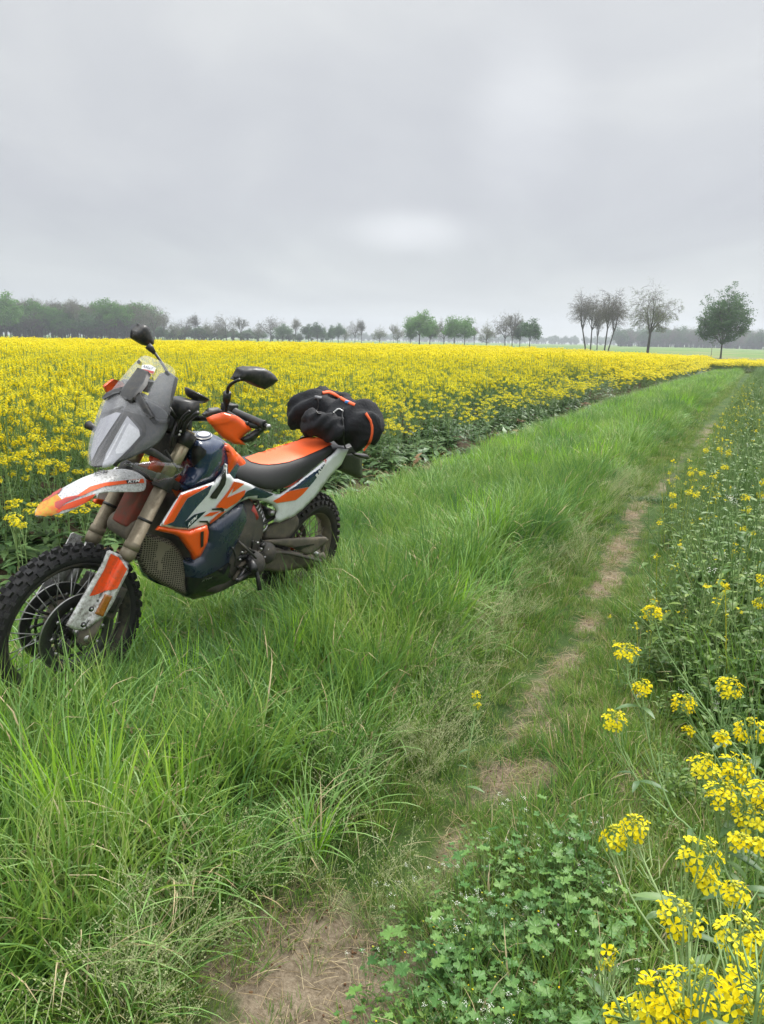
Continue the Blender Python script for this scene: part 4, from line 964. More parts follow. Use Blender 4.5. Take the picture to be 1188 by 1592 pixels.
class MB:                                   # numpy-ish accumulator with one material index and a random value per face group
    def __init__(s): s.V = []; s.F = []; s.mi = []; s.r = []; s.mats = []
    def add(s, V, F, mat, r=None):
        m = LM[mat] if isinstance(mat, str) else mat
        if m not in s.mats: s.mats.append(m)
        k = s.mats.index(m); b = len(s.V); s.V += [tuple(v) for v in V]; s.F += [tuple(i+b for i in f) for f in F]; s.mi += [k]*len(F)
        s.r += [random.random() if r is None else r]*len(V)
    def data(s, name):
        me = bpy.data.meshes.new(name); me.from_pydata(s.V, [], s.F)
        for m in s.mats: me.materials.append(m)
        me.polygons.foreach_set('material_index', s.mi); me.polygons.foreach_set('use_smooth', [True]*len(s.F))
        a = me.attributes.new('rnd', 'FLOAT', 'POINT'); a.data.foreach_set('value', s.r); me.update(); return me
    def build(s, name, parent=None, link=True):
        o = bpy.data.objects.new(name, s.data(name))
        if link: C.objects.link(o)
        if parent: o.parent = parent
        return o
def blade(mb, x, y, L, wd, az, tilt, bend, mat, r=None, segs=5, z0=-.01, twist=0):
    d = Vector((math.cos(az), math.sin(az), 0)); side = Vector((-math.sin(az+twist), math.cos(az+twist), 0)); p = Vector((x, y, z0)); V = []; F = []; a = tilt
    for i in range(segs+1):
        t = i/segs; w_ = wd*(1-t**2.2)*(.55+.45*min(1, t*4))
        if i == segs: V.append(p)
        else: V += [p - side*w_/2, p + side*w_/2]
        a = tilt + bend*t**1.6
        p = p + (d*math.sin(a) + Vector((0, 0, math.cos(a))))*(L/segs)
    for i in range(segs-1): F.append((2*i, 2*i+1, 2*i+3, 2*i+2))
    F.append((2*segs-2, 2*segs-1, 2*segs)); mb.add(V, F, mat, r)
def tuft(seed, n, rad, L, wd, tilt, bend, mat, straw=.03, segs=5, lean=0):
    random.seed(seed); mb = MB()
    for i in range(n):
        a = random.random()*2*PI; r = rad*math.sqrt(random.random()); az = a + random.gauss(0, .7)
        m = 'straw' if random.random() < straw else mat
        blade(mb, r*math.cos(a), r*math.sin(a), L*random.uniform(.55, 1.1), wd*random.uniform(.6, 1.25), az, abs(random.gauss(tilt, tilt*.6)), random.uniform(.3, 1)*bend*(1.4 if m == 'straw' else 1), m, None, segs, twist=random.uniform(-.6, .6))
    return mb
def stalk(mb, pts, r, mat, n=4):
    V, F = tube(pts, r, n, False); mb.add(V, F, mat)
def leaf(mb, p, d, up, L, W, mat, curl=.4, lobes=0, segs=4, r=None):
    d = Vector(d).normalized(); up = Vector(up); side = d.cross(up).normalized(); nn = side.cross(d).normalized(); V = []; F = []; p = Vector(p)
    r = random.random() if r is None else r
    for i in range(segs+1):
        t = i/segs; w_ = W*math.sin(PI*min(1, t*.93+.05))**.7*(1 + (.25*math.cos(lobes*t*2*PI) if lobes else 0)); q = p + d*L*t + nn*(-curl*L*t*t)
        V += [q - side*w_/2 + nn*w_*.12, q, q + side*w_/2 + nn*w_*.12]
    for i in range(segs): F += [(3*i, 3*i+1, 3*i+4, 3*i+3), (3*i+1, 3*i+2, 3*i+5, 3*i+4)]
    mb.add(V, F, mat, r)

# ---- geometry-nodes scatter of unlinked source meshes
def scatter(name, srcs, pts, rot, scl, idx, label):
    col = bpy.data.collections.new(name + '_kinds')
    for i, s in enumerate(srcs): s.name = '%s_kind_%02d' % (name, i); col.objects.link(s)
    me = bpy.data.meshes.new(name); me.vertices.add(len(pts)); me.vertices.foreach_set('co', np.asarray(pts, np.float32).ravel())
    a = me.attributes.new('rot', 'FLOAT_VECTOR', 'POINT'); a.data.foreach_set('vector', np.asarray(rot, np.float32).ravel())
    a = me.attributes.new('scl', 'FLOAT_VECTOR', 'POINT'); a.data.foreach_set('vector', np.asarray(scl, np.float32).ravel())
    a = me.attributes.new('idx', 'INT', 'POINT'); a.data.foreach_set('value', np.asarray(idx, np.int32))
    o = bpy.data.objects.new(name, me); C.objects.link(o); o['kind'] = 'stuff'; o['label'] = label
    g = bpy.data.node_groups.new(name, 'GeometryNodeTree'); g.interface.new_socket('Geometry', in_out='INPUT', socket_type='NodeSocketGeometry'); g.interface.new_socket('Geometry', in_out='OUTPUT', socket_type='NodeSocketGeometry')
    gi = g.nodes.new('NodeGroupInput'); go = g.nodes.new('NodeGroupOutput'); ip = g.nodes.new('GeometryNodeInstanceOnPoints'); ci = g.nodes.new('GeometryNodeCollectionInfo')
    ci.inputs['Collection'].default_value = col; ci.inputs['Separate Children'].default_value = True; ci.inputs['Reset Children'].default_value = True
    def na(n_, t):
        x = g.nodes.new('GeometryNodeInputNamedAttribute'); x.data_type = t; x.inputs[0].default_value = n_
        return [s for s in x.outputs if s.enabled and s.name == 'Attribute'][0]
    ip.inputs['Pick Instance'].default_value = True
    g.links.new(gi.outputs[0], ip.inputs['Points']); g.links.new(ci.outputs[0], ip.inputs['Instance']); g.links.new(na('idx', 'INT'), ip.inputs['Instance Index'])
    g.links.new(na('rot', 'FLOAT_VECTOR'), ip.inputs['Rotation']); g.links.new(na('scl', 'FLOAT_VECTOR'), ip.inputs['Scale']); g.links.new(ip.outputs[0], go.inputs[0])
    md = o.modifiers.new('scatter', 'NODES'); md.node_group = g; return o
def uobj(mb): return mb.build('kind', None, False)
def sample(n, s0, s1, t0, t1, seed):        # n points per m2 fading with distance
    rs = np.random.RandomState(seed); A = (s1-s0)*(t1-t0); k = int(A*n); s = s0 + rs.rand(k)*(s1-s0); t = t0 + rs.rand(k)*(t1-t0); x, y = to_xy(s, t); return x, y, s, t, rs
def vis(x, y, m=1.2): return (np.abs(x) < .53*y*1.05 + m) & (y > .25)
def finish(name, srcs, x, y, rs, sc, idx, label, tilt=.12, dz=0, lean=(0, 0)):
    n = len(x); rot = np.stack([rs.randn(n)*tilt+lean[0], rs.randn(n)*tilt+lean[1], rs.rand(n)*6.283], 1)
    if np.ndim(sc) == 1: sc = np.stack([sc, sc, sc], 1)
    return scatter(name, srcs, np.stack([x, y, height(x, y)+dz], 1), rot, sc, idx, label)

# ================================================================== GRASS
G = []
for i in range(4): G.append(uobj(tuft(10+i, 40, .085, .40, .0055+.0022*(i % 2), .24, 1.3, 'grass', .03)))
for i in range(2): G.append(uobj(tuft(20+i, 34, .09, .38, .0075, .45, 1.7, 'grass', .05)))
for i in range(2): G.append(uobj(tuft(30+i, 26, .05, .42, .0085, .14, .7, 'lime', .02)))
for i in range(2): G.append(uobj(tuft(40+i, 26, .07, .42, .0075, .35, 2.3, 'pale', .08, 7)))
xs_, ys_, ss_, ts_, rr_ = [], [], [], [], None
parts_ = [sample(130, .15, 7, -3.5, -.98, 1), sample(80, 7, 22, -3.55, -1.0, 2), sample(36, 22, 80, -3.6, -1.0, 3)]
x = np.concatenate([p[0] for p in parts_]); y = np.concatenate([p[1] for p in parts_]); s = np.concatenate([p[2] for p in parts_]); t = np.concatenate([p[3] for p in parts_]); rs = parts_[0][4]
edge = -1.12 + .16*(fbm(vn1, s*1.1, s*0+3)-.5)*2 - .10*sst((s-6)/6)
k = vis(x, y) & (t < edge) & (t > -3.42+.3*fbm(vn2, s*2, t*0)); x, y, s, t, edge = x[k], y[k], s[k], t[k], edge[k]
n = len(x); hgt = (.55 + .45*sst((edge-t)/.35))*(.72+.55*fbm(vn3, x*1.6, y*1.6))*np.where(t < -2.9, .8, 1)*rs.uniform(.8, 1.15, n)
hgt = hgt*(1 - .45*np.exp(-((t+2.25)/.5)**2 - ((s-2.9)/.75)**2))*(1+.35*np.exp(-((t+1.8)/.3)**2 - ((s-3.2)/.7)**2))    # flattened where the motorcycle stands
hgt = hgt*(1 - .12*sst((s-1.6)/1.5))*(1+.32*np.exp(-((t+1.5)/.35)**2)*(s > 3.2)*(.6+.8*fbm(vn1, s*.7, t*0+2)))
hgt = hgt*(1+.45*np.exp(-((t+1.95)/.28)**2 - ((s-1.62)/.4)**2) + .4*np.exp(-((t+1.95)/.3)**2 - ((s-3.1)/.45)**2))
wd = 1 + .6*sst((s-8)/30)
nz = fbm(vn2, x*1.3+5, y*1.3); pr = rs.rand(n)
idx = rs.randint(0, 4, n); idx = np.where(pr < .28, rs.randint(4, 6, n), idx)
idx = np.where((nz > .56) & (pr > .80), rs.randint(6, 8, n), idx); idx = np.where((fbm(vn1, x*1.7, y*1.7+9) > .50) & (pr > .30) & (pr < .62), rs.randint(8, 10, n), idx)
lt = [(-1.55, 1.35, .10), (-1.22, 1.72, .09), (-1.45, 1.60, .09)]
for (a, b, r_) in lt: idx = np.where(((t-a)**2 + (s-b)**2 < r_**2) & (pr > .35), rs.randint(6, 8, n), idx)
scv = np.stack([hgt*.35+.65*wd, hgt*.35+.65*wd, hgt], 1)
finish('tall_grass', G, x, y, rs, scv, idx, 'tall green grass on the verge beside the path', .16, 0, (0, .0))
# short turf on and beside the wheel track
Tf = [uobj(tuft(60+i, 60, .07, .075, .0030, .45, 1.3, 'turf', .10, 3)) for i in range(4)] + [uobj(tuft(70+i, 30, .05, .14, .0032, .35, 1.2, 'grass', .08, 4)) for i in range(2)]
parts_ = [sample(520, .3, 5, -1.3, 1.2, 4), sample(150, 5, 16, -1.35, 1.6, 5), sample(50, 16, 70, -1.4, 7.0, 6)]
x = np.concatenate([p[0] for p in parts_]); y = np.concatenate([p[1] for p in parts_]); s = np.concatenate([p[2] for p in parts_]); t = np.concatenate([p[3] for p in parts_])
so = soil(x, y) + rs.randn(len(x))*.06
k = vis(x, y, 2.5) & ((so < .32) | (rs.rand(len(x)) < np.where(s > 1.65, .58, .12))); x, y, s, t = x[k], y[k], s[k], t[k]; n = len(x)
sc = rs.uniform(.6, 1.3, n)*(.65+.8*fbm(vn1, x*4, y*4)); idx = np.where(rs.rand(n) < .18, rs.randint(4, 6, n), rs.randint(0, 4, n))
sc = sc*(1+.3*sst((s-6)/10))*(1-.5*np.exp(-((t+.76)/.20)**2))
kk = rs.rand(n) > .35*np.exp(-((t+.76)/.15)**2)*(s > 2.2); x, y, sc, idx = x[kk], y[kk], sc[kk], idx[kk]; n = len(x)
finish('turf', Tf, x, y, rs, sc, idx, 'short trodden turf along the wheel track', .15)
# straw and small litter on the bare soil
def litter(seed):
    random.seed(seed); mb = MB()
    for i in range(6):
        a = random.random()*6.28; p = Vector((random.uniform(-.05, .05), random.uniform(-.05, .05), .004)); q = p + Vector((math.cos(a), math.sin(a), random.uniform(-.03, .12)))*random.uniform(.02, .08)
        stalk(mb, [p, (p+q)/2 + Vector((0, 0, .004)), q], .0007, 'straw', 3)
    for i in range(2): V, F = box((random.uniform(-.05, .05), random.uniform(-.05, .05), .002), (.005, .004, .003), Matrix.Rotation(i*2, 3, 'Z')); mb.add(V, F, 'deadleaf')
    return uobj(mb)
x, y, s, t, rs = sample(300, .8, 8, -1.25, 0, 8); k = vis(x, y) & (soil(x, y) > .22); x, y = x[k], y[k]; n = len(x)
finish('straw_litter', [litter(i) for i in range(4)], x, y, rs, rs.uniform(.6, 1.3, n), rs.randint(0, 4, n), 'straw and crumbs lying on the bare soil', .05)
# flowering meadow grass with pale seed heads along the verge's edge
def seedgrass(seed):
    random.seed(seed); mb = MB()
    for i in range(9):
        az = random.random()*6.28; tl = random.uniform(.1, .55); H = random.uniform(.14, .26); p = Vector((random.uniform(-.04, .04), random.uniform(-.04, .04), 0)); pts = [p]
        for j in range(4): tl += .1; pts.append(pts[-1] + Vector((math.cos(az)*math.sin(tl), math.sin(az)*math.sin(tl), math.cos(tl)))*H/4)
        stalk(mb, pts, .0008, 'seed', 3); d0 = (pts[-1]-pts[-3]).normalized()
        for j in range(26):
            t = random.random(); b = pts[-2] + (pts[-1]-pts[-2])*2*t - (pts[-1]-pts[-2])*.6; o = Vector((random.gauss(0, 1), random.gauss(0, 1), random.gauss(.2, .6))).normalized()*(1-t*.7)*.028
            q = b + o; a = o.normalized().cross(d0)*.0019 if o.length else Vector((.001, 0, 0)); e = (d0+o.normalized()*.5).normalized()*.0058
            mb.add([q-a, q+e*.5+a*.2, q+a, q+e], [(0, 2, 3, 1)] if False else [(0, 2, 3)], 'seed')
            if j % 3 == 0: mb.add([b, b+Vector((.0006, 0, 0)), q], [(0, 1, 2)], 'seed')
    for i in range(8): blade(mb, random.uniform(-.05, .05), random.uniform(-.05, .05), random.uniform(.07, .15), .0035, random.random()*6.28, .5, 1.2, 'turf', None, 4)
    return uobj(mb)
x, y, s, t, rs = sample(150, .5, 9, -1.55, -.6, 9); c0 = -1.0 - .04*np.sin(s*2) - .12*sst((s-2.0)/1.2); pk = np.exp(-((t-c0)/.16)**2)*(.35+.9*(fbm(vn3, x*3, y*3) > .45))*np.where(s > 4, .35, 1)
k = vis(x, y) & (rs.rand(len(x)) < pk) & (soil(x, y) < .5); x, y = x[k], y[k]; n = len(x)
finish('seeding_grass', [seedgrass(i) for i in range(5)], x, y, rs, rs.uniform(.7, 1.15, n), rs.randint(0, 5, n), 'low meadow grass with pale seed heads along the verge edge', .1)

# ================================================================== weeds on the right
def flower(mb, c, nrm, R_, mat='petal', det=2):
    nrm = nrm.normalized(); u = nrm.orthogonal().normalized(); v = nrm.cross(u); a0 = random.random()*6.28; r = random.random()
    if det == 0:
        mb.add([c + (u*math.cos(a0+i*PI/2) + v*math.sin(a0+i*PI/2))*R_ for i in range(4)], [(0, 1, 2, 3)], mat, r); return
    for i in range(4):
        a = a0 + i*PI/2 + random.gauss(0, .08); d = u*math.cos(a)+v*math.sin(a); w_ = nrm.cross(d)
        if det == 1: mb.add([c, c+d*R_*.6-w_*R_*.36+nrm*R_*.2, c+d*R_+nrm*R_*.1, c+d*R_*.6+w_*R_*.36+nrm*R_*.2], [(0, 1, 2, 3)], mat, r)
        else: mb.add([c+nrm*R_*-.15, c+d*R_*.35-w_*R_*.14+nrm*R_*.12, c+d*R_*.72-w_*R_*.40+nrm*R_*.22, c+d*R_*1.0-w_*R_*.25+nrm*R_*.12, c+d*R_*1.02+w_*R_*.22+nrm*R_*.12, c+d*R_*.72+w_*R_*.40+nrm*R_*.22, c+d*R_*.35+w_*R_*.14+nrm*R_*.12, c+d*R_*.6+nrm*R_*.10], [(0, 1, 7), (1, 2, 7), (2, 3, 7), (3, 4, 7), (4, 5, 7), (5, 6, 7), (6, 0, 7)], mat, r)
    if det == 2:
        for i in range(3): p = c + nrm*R_*.35 + (u*random.gauss(0, 1)+v*random.gauss(0, 1))*R_*.08; mb.add([p, p+u*.0012, p+v*.0012+nrm*.002], [(0, 1, 2)], 'bud')
def weedold(): pass
def weed(seed, kind):
    random.seed(seed); mb = MB(); H = random.uniform(.16, .34)
    for j in range(5 if kind != 2 else 3):
        az = random.random()*6.28; tl = random.uniform(.05, .5); p = Vector((random.uniform(-.03, .03), random.uniform(-.03, .03), 0)); pts = [p]
        for q in range(4): tl += random.uniform(-.1, .12); pts.append(pts[-1] + Vector((math.cos(az)*math.sin(tl), math.sin(az)*math.sin(tl), math.cos(tl)))*H/4)
        stalk(mb, pts, .0013, 'stem', 3)
        for q in range(12 if kind != 1 else 6):
            u = random.random()*3.6; b = pts[int(u)].lerp(pts[int(u)+1], u-int(u)); a = random.random()*6.28; dd = Vector((math.cos(a), math.sin(a), random.uniform(-.2, .6))); L = random.uniform(.018, .05)*(1.3 - .2*u)
            leaf(mb, b, dd, (0, 0, 1), L, L*random.uniform(.28, .5), 'weed', .3, 0, 3)
        if kind == 1:       # shepherd's-purse like: tiny white head and pods
            for q in range(14): o = Vector((random.gauss(0, .008), random.gauss(0, .008), random.gauss(.004, .004))); b = pts[-1]+o; mb.add([b, b+Vector((.0028, 0, .001)), b+Vector((.0028, .0028, 0)), b+Vector((0, .0028, .001))], [(0, 1, 2, 3)], 'whitefl')
            for q in range(12): u = 2.2+random.random()*1.7; b = pts[int(u)].lerp(pts[min(4, int(u)+1)], u-int(u)); a = random.random()*6.28; e = b+Vector((math.cos(a), math.sin(a), .5))*.014; stalk(mb, [b, e], .0005, 'stem', 3); mb.add([e, e+Vector((.003, 0, .004)), e+Vector((0, .003, .006))], [(0, 1, 2)], 'seed')
        if kind == 0 and random.random() < .10:
            for q in range(5): b = pts[-1]+Vector((random.gauss(0, .02), random.gauss(0, .02), random.gauss(0, .012))); mb.add([b, b+Vector((.0035, 0, .001)), b+Vector((.0035, .0035, 0)), b+Vector((0, .0035, .001))], [(0, 1, 2, 3)], 'whitefl')
    return uobj(mb)
def tallstem(seed):
    random.seed(seed); mb = MB()
    for j in range(3):
        H = random.uniform(.38, .62); az = random.random()*6.28; tl = random.uniform(.02, .2); p = Vector((random.uniform(-.04, .04), random.uniform(-.04, .04), 0)); pts = [p]
        for q in range(5): tl += random.gauss(0, .06); pts.append(pts[-1] + Vector((math.cos(az)*math.sin(tl), math.sin(az)*math.sin(tl), math.cos(tl)))*H/5)
        stalk(mb, pts, .0018, 'bud' if j % 2 else 'stem', 3)
        for q in range(24):
            u = 1.5+random.random()*3.4; b = pts[int(u)].lerp(pts[min(5, int(u)+1)], u-int(u)); a = random.random()*6.28; o = Vector((math.cos(a), math.sin(a), .4))*random.uniform(.012, .03); stalk(mb, [b, b+o, b+o*1.3+Vector((0, 0, .02))], [.0005, .0014, .0005], 'stem', 3)
        for q in range(7): u = random.random()*3; b = pts[int(u)].lerp(pts[int(u)+1], u-int(u)); a = random.random()*6.28; L = random.uniform(.04, .10); leaf(mb, b, (math.cos(a), math.sin(a), .5), (0, 0, 1), L, L*.25, 'weed', .5, 2, 4)
        for q in range(random.choice([0, 0, 3, 8])): c = pts[-1] + Vector((random.gauss(0, .009), random.gauss(0, .009), random.gauss(0, .007))); flower(mb, c, Vector((random.gauss(0, .5), random.gauss(0, .5), 1)), .007, 'petal', 1)
    return uobj(mb)
WD = [weed(i, 0) for i in range(4)] + [weed(10+i, 1) for i in range(3)] + [weed(20, 2), weed(21, 2)] + [uobj(tuft(80+i, 30, .06, .24, .0045, .3, 1.2, 'grass', .06, 4)) for i in range(2)]
parts_ = [sample(190, .5, 7, -.52, 1.3, 11), sample(110, 7, 20, -.5, 1.8, 12), sample(34, 20, 75, -.55, 2.4, 13)]
x = np.concatenate([p[0] for p in parts_]); y = np.concatenate([p[1] for p in parts_]); s = np.concatenate([p[2] for p in parts_]); t = np.concatenate([p[3] for p in parts_])
lim = -.30 + .12*(fbm(vn1, s*1.5, s*0+20)-.5)*2 + .10*sst((2.2-s)/1) - .20*sst((s-2.4)/1.2)
k = vis(x, y, 1.8) & (t > lim) & (soil(x, y) < .42) & (rs.rand(len(x)) < np.where(t < lim+.2, .5, 1)*np.where(s < 1.3, .55, 1)); x, y, s, t, lim = x[k], y[k], s[k], t[k], lim[k]; n = len(x)
sc = rs.uniform(.6, 1.2, n)*(.45+.55*sst((t-lim)/.5))*(.7+.6*fbm(vn2, x*2, y*2))*np.where(s < 2.3, .62, 1)*(1+1.0*sst((s-2.4)/1.6)*sst((t-lim-.05)/.3))
idx = rs.choice(11, n, p=[.12, .12, .12, .12, .004, .003, .003, .125, .125, .13, .13]); finish('low_weeds', WD, x, y, rs, sc, idx, 'low leafy weeds with tiny white flowers right of the path', .12)
x, y, s, t, rs = sample(260, .9, 2.5, -.75, .3, 23); q = ((s-1.55)/.55)**2 + ((t+.38)/.30)**2; k = vis(x, y) & (q < 1.2) & (rs.rand(len(x)) < .55); x, y = x[k], y[k]; n = len(x)
finish('mixed_herbs', WD, x, y, rs, rs.uniform(.25, .6, n), rs.choice(11, n, p=[.10, .10, .10, .10, .08, .08, .08, .08, .08, .10, .10]), 'mixed small herbs with white flower tips growing through the lobed leaves', .15)
x, y, s, t, rs = sample(26, 2.9, 22, -.5, 1.5, 25); k = vis(x, y, 1.8) & (t > -.42 + .10*np.sin(s*1.7) + .1*(s < 4)) & (fbm(vn3, x*1.2, y*1.2) > .36); x, y = x[k], y[k]; n = len(x)
finish('tall_weed_stems', [tallstem(i) for i in range(6)], x, y, rs, rs.uniform(.6, 1.15, n), rs.randint(0, 6, n), 'taller loose weed stems with pods on the right bank', .12)
# mallow patch
def mallow(seed):
    random.seed(seed); mb = MB()
    for i in range(9):
        az = random.random()*6.28; tl = random.uniform(.15, 1.0); H = random.uniform(.05, .16); b = Vector((random.uniform(-.03, .03), random.uniform(-.03, .03), 0)); d = Vector((math.cos(az)*math.sin(tl), math.sin(az)*math.sin(tl), math.cos(tl)))
        e = b + d*H; stalk(mb, [b, b.lerp(e, .5)+Vector((0, 0, .006)), e], .001, 'stem', 3)
        nrm = (Vector((0, 0, 1)) + Vector((math.cos(az), math.sin(az), 0))*random.uniform(0, .55)).normalized(); u = Vector((math.cos(az), math.sin(az), 0)); u = (u - nrm*u.dot(nrm)).normalized(); v = nrm.cross(u); R_ = random.uniform(.007, .024); V = [e]; K = 25
        for k in range(K+1):
            a = -2.75 + 5.5*k/K; rr = R_*(.58 + .42*abs(math.cos(a*2.5/1.1))**.8)*(1+.07*math.cos(a*15)); V.append(e + (u*math.cos(a)+v*math.sin(a))*rr + nrm*rr*.30*math.cos(a*5)**2)
        mb.add(V, [(0, k+1, k+2) for k in range(K)], 'mallow')
    if seed % 3 == 1:
        for q in range(2): b = Vector((random.gauss(0, .04), random.gauss(0, .04), random.uniform(.10, .15))); stalk(mb, [b-Vector((0, 0, .1)), b], .0008, 'stem', 3); [mb.add([b+Vector((random.gauss(0, .001), random.gauss(0, .001), random.gauss(0, .001)))+Vector(w_) for w_ in ((0, 0, 0), (.003, 0, .001), (.0025, .003, 0), (0, .0025, .001))], [(0, 1, 2, 3)], ['whitefl', 'bud', 'petal', 'whitefl', 'purple'][(seed+q) % 5]) for _ in range(5)]
    return uobj(mb)
x, y, s, t, rs = sample(300, .9, 2.6, -.75, .25, 21); q = ((s-1.55)/.50)**2 + ((t+.40)/.24)**2 + (fbm(vn1, x*7, y*7)-.5)*3.4
k = vis(x, y) & (q < 1) | ((s-1.47)**2+(t+1.2)**2 < .006); x, y = x[k], y[k]; n = len(x)
finish('mallow_patch', [mallow(i) for i in range(6)], x, y, rs, rs.uniform(.5, 1.05, n)*(.5+.8*fbm(vn3, x*11, y*11)), rs.randint(0, 6, n), 'patch of low round lobed leaves at the edge of the path', .1, .02)

# ================================================================== RAPESEED
def raceme(mb, tip, d, R_, nf, fr, det, mat='petal', stems=True):
    d = d.normalized(); u = d.orthogonal().normalized(); v = d.cross(u)
    for i in range(nf):
        t = (i+.5)/nf; a = i*2.4 + random.gauss(0, .3); rad = R_*(.35+.65*math.sin(PI*min(1, .25+t*.65))); h = R_*(.35 - 1.35*t) + random.gauss(0, R_*.1)
        o = u*math.cos(a)+v*math.sin(a); c = tip + d*h + o*rad*random.uniform(.8, 1.1); nrm = (o*(.5+t*.8) + d*(1.0-t*.5) + Vector((random.gauss(0, .2), random.gauss(0, .2), random.gauss(.15, .2)))).normalized()
        if stems and det: stalk(mb, [tip + d*(h-R_*.5), c - nrm*.002], .0006, 'stem', 3)
        flower(mb, c, nrm, fr*random.uniform(.8, 1.15), mat, det)
    nb = 12 if det == 2 else (5 if det else 2)
    for i in range(nb):
        o = Vector((random.gauss(0, 1), random.gauss(0, 1), random.gauss(0, 1))).normalized(); b = tip + d*R_*.42 + o*R_*.22; k = .0022 if det == 2 else .005
        e1 = o.orthogonal().normalized()*k; e2 = o.cross(e1); mb.add([b-e1, b-e2, b+e1, b+e2, b+o*k*2.4, b-o*k*.5], [(0, 1, 4), (1, 2, 4), (2, 3, 4), (3, 0, 4), (1, 0, 5), (2, 1, 5), (3, 2, 5), (0, 3, 5)], 'bud')
def rape(seed, det):
    random.seed(seed); mb = MB(); H = random.uniform(.85, 1.08); pts = [Vector((0, 0, 0))]; az = random.random()*6.28; tl = random.uniform(0, .12)
    for i in range(5): tl += random.gauss(0, .05); pts.append(pts[-1] + Vector((math.cos(az)*math.sin(tl), math.sin(az)*math.sin(tl), math.cos(tl)))*H/5)
    nsd = 5 if det else 3
    stalk(mb, pts, .0045 if det else .004, 'stem', nsd)
    sp = {2: (20, .0095), 1: (15, .0112), 0: (14, .0150)}[det]
    heads = [(pts[-1], (pts[-1]-pts[-2]))]
    for j in range(random.randint(6, 10)):
        u = random.uniform(2.0, 4.5); b = pts[int(u)].lerp(pts[int(u)+1], u-int(u)); a = random.random()*6.28; L = (H-b.z)*random.uniform(.65, 1.0)/.9; o = Vector((math.cos(a), math.sin(a), 0)); m = b + o*L*.30 + Vector((0, 0, L*.45)); e = m + o*L*.14 + Vector((0, 0, L*.48))
        stalk(mb, [b, m, e], .0022, 'stem', 3); heads.append((e, (e-m)))
        if det: leaf(mb, b, (o.x, o.y, .5), (0, 0, 1), random.uniform(.05, .10), .018, 'rleaf', .3, 0, 3)
    for (e, d) in heads:
        raceme(mb, e, d, random.uniform(.020, .030), int(sp[0]*random.uniform(.7, 1.2)), sp[1], min(det, 1), 'petal' if det == 2 else 'petalfar', det == 2)
        if det:
            dn = d.normalized()
            for q in range(7 if det == 2 else 4): b = e - dn*random.uniform(.03, .13); a = random.random()*6.28; f_ = b + Vector((math.cos(a)*.022, math.sin(a)*.022, .025)); stalk(mb, [b, b.lerp(f_, .5), f_], .0007, 'stem', 3)
    for j in range(9 if det else 4):
        zz_ = random.uniform(.03, .62)*H; k = min(4, int(zz_/H*5)); b = pts[k].lerp(pts[k+1], zz_/H*5-k); a = random.random()*6.28; L = random.uniform(.10, .22)*(1.15-zz_/H); leaf(mb, b, (math.cos(a), math.sin(a), random.uniform(.2, .8)), (0, 0, 1), L*.9, L*.28, 'rleaf', random.uniform(.4, .9), 3, 6 if det else 3)
    return uobj(mb)
K2 = [rape(100+i, 2) for i in range(6)]; K1 = [rape(120+i, 1) for i in range(5)]; K0 = [rape(140+i, 0) for i in range(4)]
rs = np.random.RandomState(31)
def cropfield(y0, y1, dens_, seed):
    rs = np.random.RandomState(seed); W = .57*y1+4; k = int((y1-y0)*2*W*dens_); x = rs.uniform(-W, W, k); y = rs.uniform(y0, y1, k); s, t = to_st(x, y); e = -3.62 + .35*(fbm(vn2, s*.9, s*0)-.5)*2
    m = ((t < e) | ((s > 66) & (t < 30))) & (np.abs(x) < .57*y+2.0) & (y < 75 + .25*x.clip(-30, 0)); return x[m], y[m], s[m], t[m], e[m]
A = [cropfield(2, 9, 33, 1), cropfield(9, 20, 23, 2), cropfield(20, 40, 17, 3), cropfield(40, 78, 13, 4)]
x, y, s, t, e = [np.concatenate([a[i] for a in A]) for i in range(5)]; n = len(x); d = np.hypot(x, y)
idx = np.where(d < 10, rs.randint(0, 6, n), np.where(d < 24, rs.randint(6, 11, n), rs.randint(11, 15, n)))
ed = np.where(s > 66, np.maximum(sst((e-t)/.9), .4), sst((e-t)/.9)); sc = (.58+.42*ed)*rs.uniform(.76, 1.12, n)*(.90+.26*fbm(vn1, x*.5, y*.5)); w_ = (.9+.25*sst((d-10)/20)+.45*sst((d-30)/30))
lx = (1-ed)*.28*rs.rand(n)
rot = np.stack([rs.randn(n)*.09 - lx*DR[1], rs.randn(n)*.09 + lx*DR[0], rs.rand(n)*6.283], 1)
scatter('rapeseed_field', K2+K1+K0, np.stack([x, y, height(x, y)], 1), rot, np.stack([w_, w_, sc], 1), idx, 'yellow flowering rapeseed crop filling the field left of the path')
# broad leaves and dead leaves at the foot of the crop
def foot(seed, dead):
    random.seed(seed); mb = MB()
    for j in range(9):
        a = random.random()*6.28; L = random.uniform(.09, .2); leaf(mb, (random.gauss(0, .04), random.gauss(0, .04), random.uniform(0, .12)), (math.cos(a), math.sin(a), random.uniform(.1, 1.1)), (0, 0, 1), L, L*.42, 'deadleaf' if dead and j % 3 else 'rleaf', random.uniform(.3, .9), 3, 6)
        if dead: stalk(mb, [Vector((random.gauss(0, .06), random.gauss(0, .06), 0)), Vector((random.gauss(0, .06), random.gauss(0, .06), random.uniform(.03, .2)))], .0012, 'straw', 3)
    return uobj(mb)
x, y, s, t, rs = sample(26, 2, 20, -5.0, -3.45, 33); k = vis(x, y); x, y, s, t = x[k], y[k], s[k], t[k]; n = len(x); m = rs.rand(n) < np.where(t > -3.7, .7, 1); x, y, t = x[m], y[m], t[m]; n = len(x)
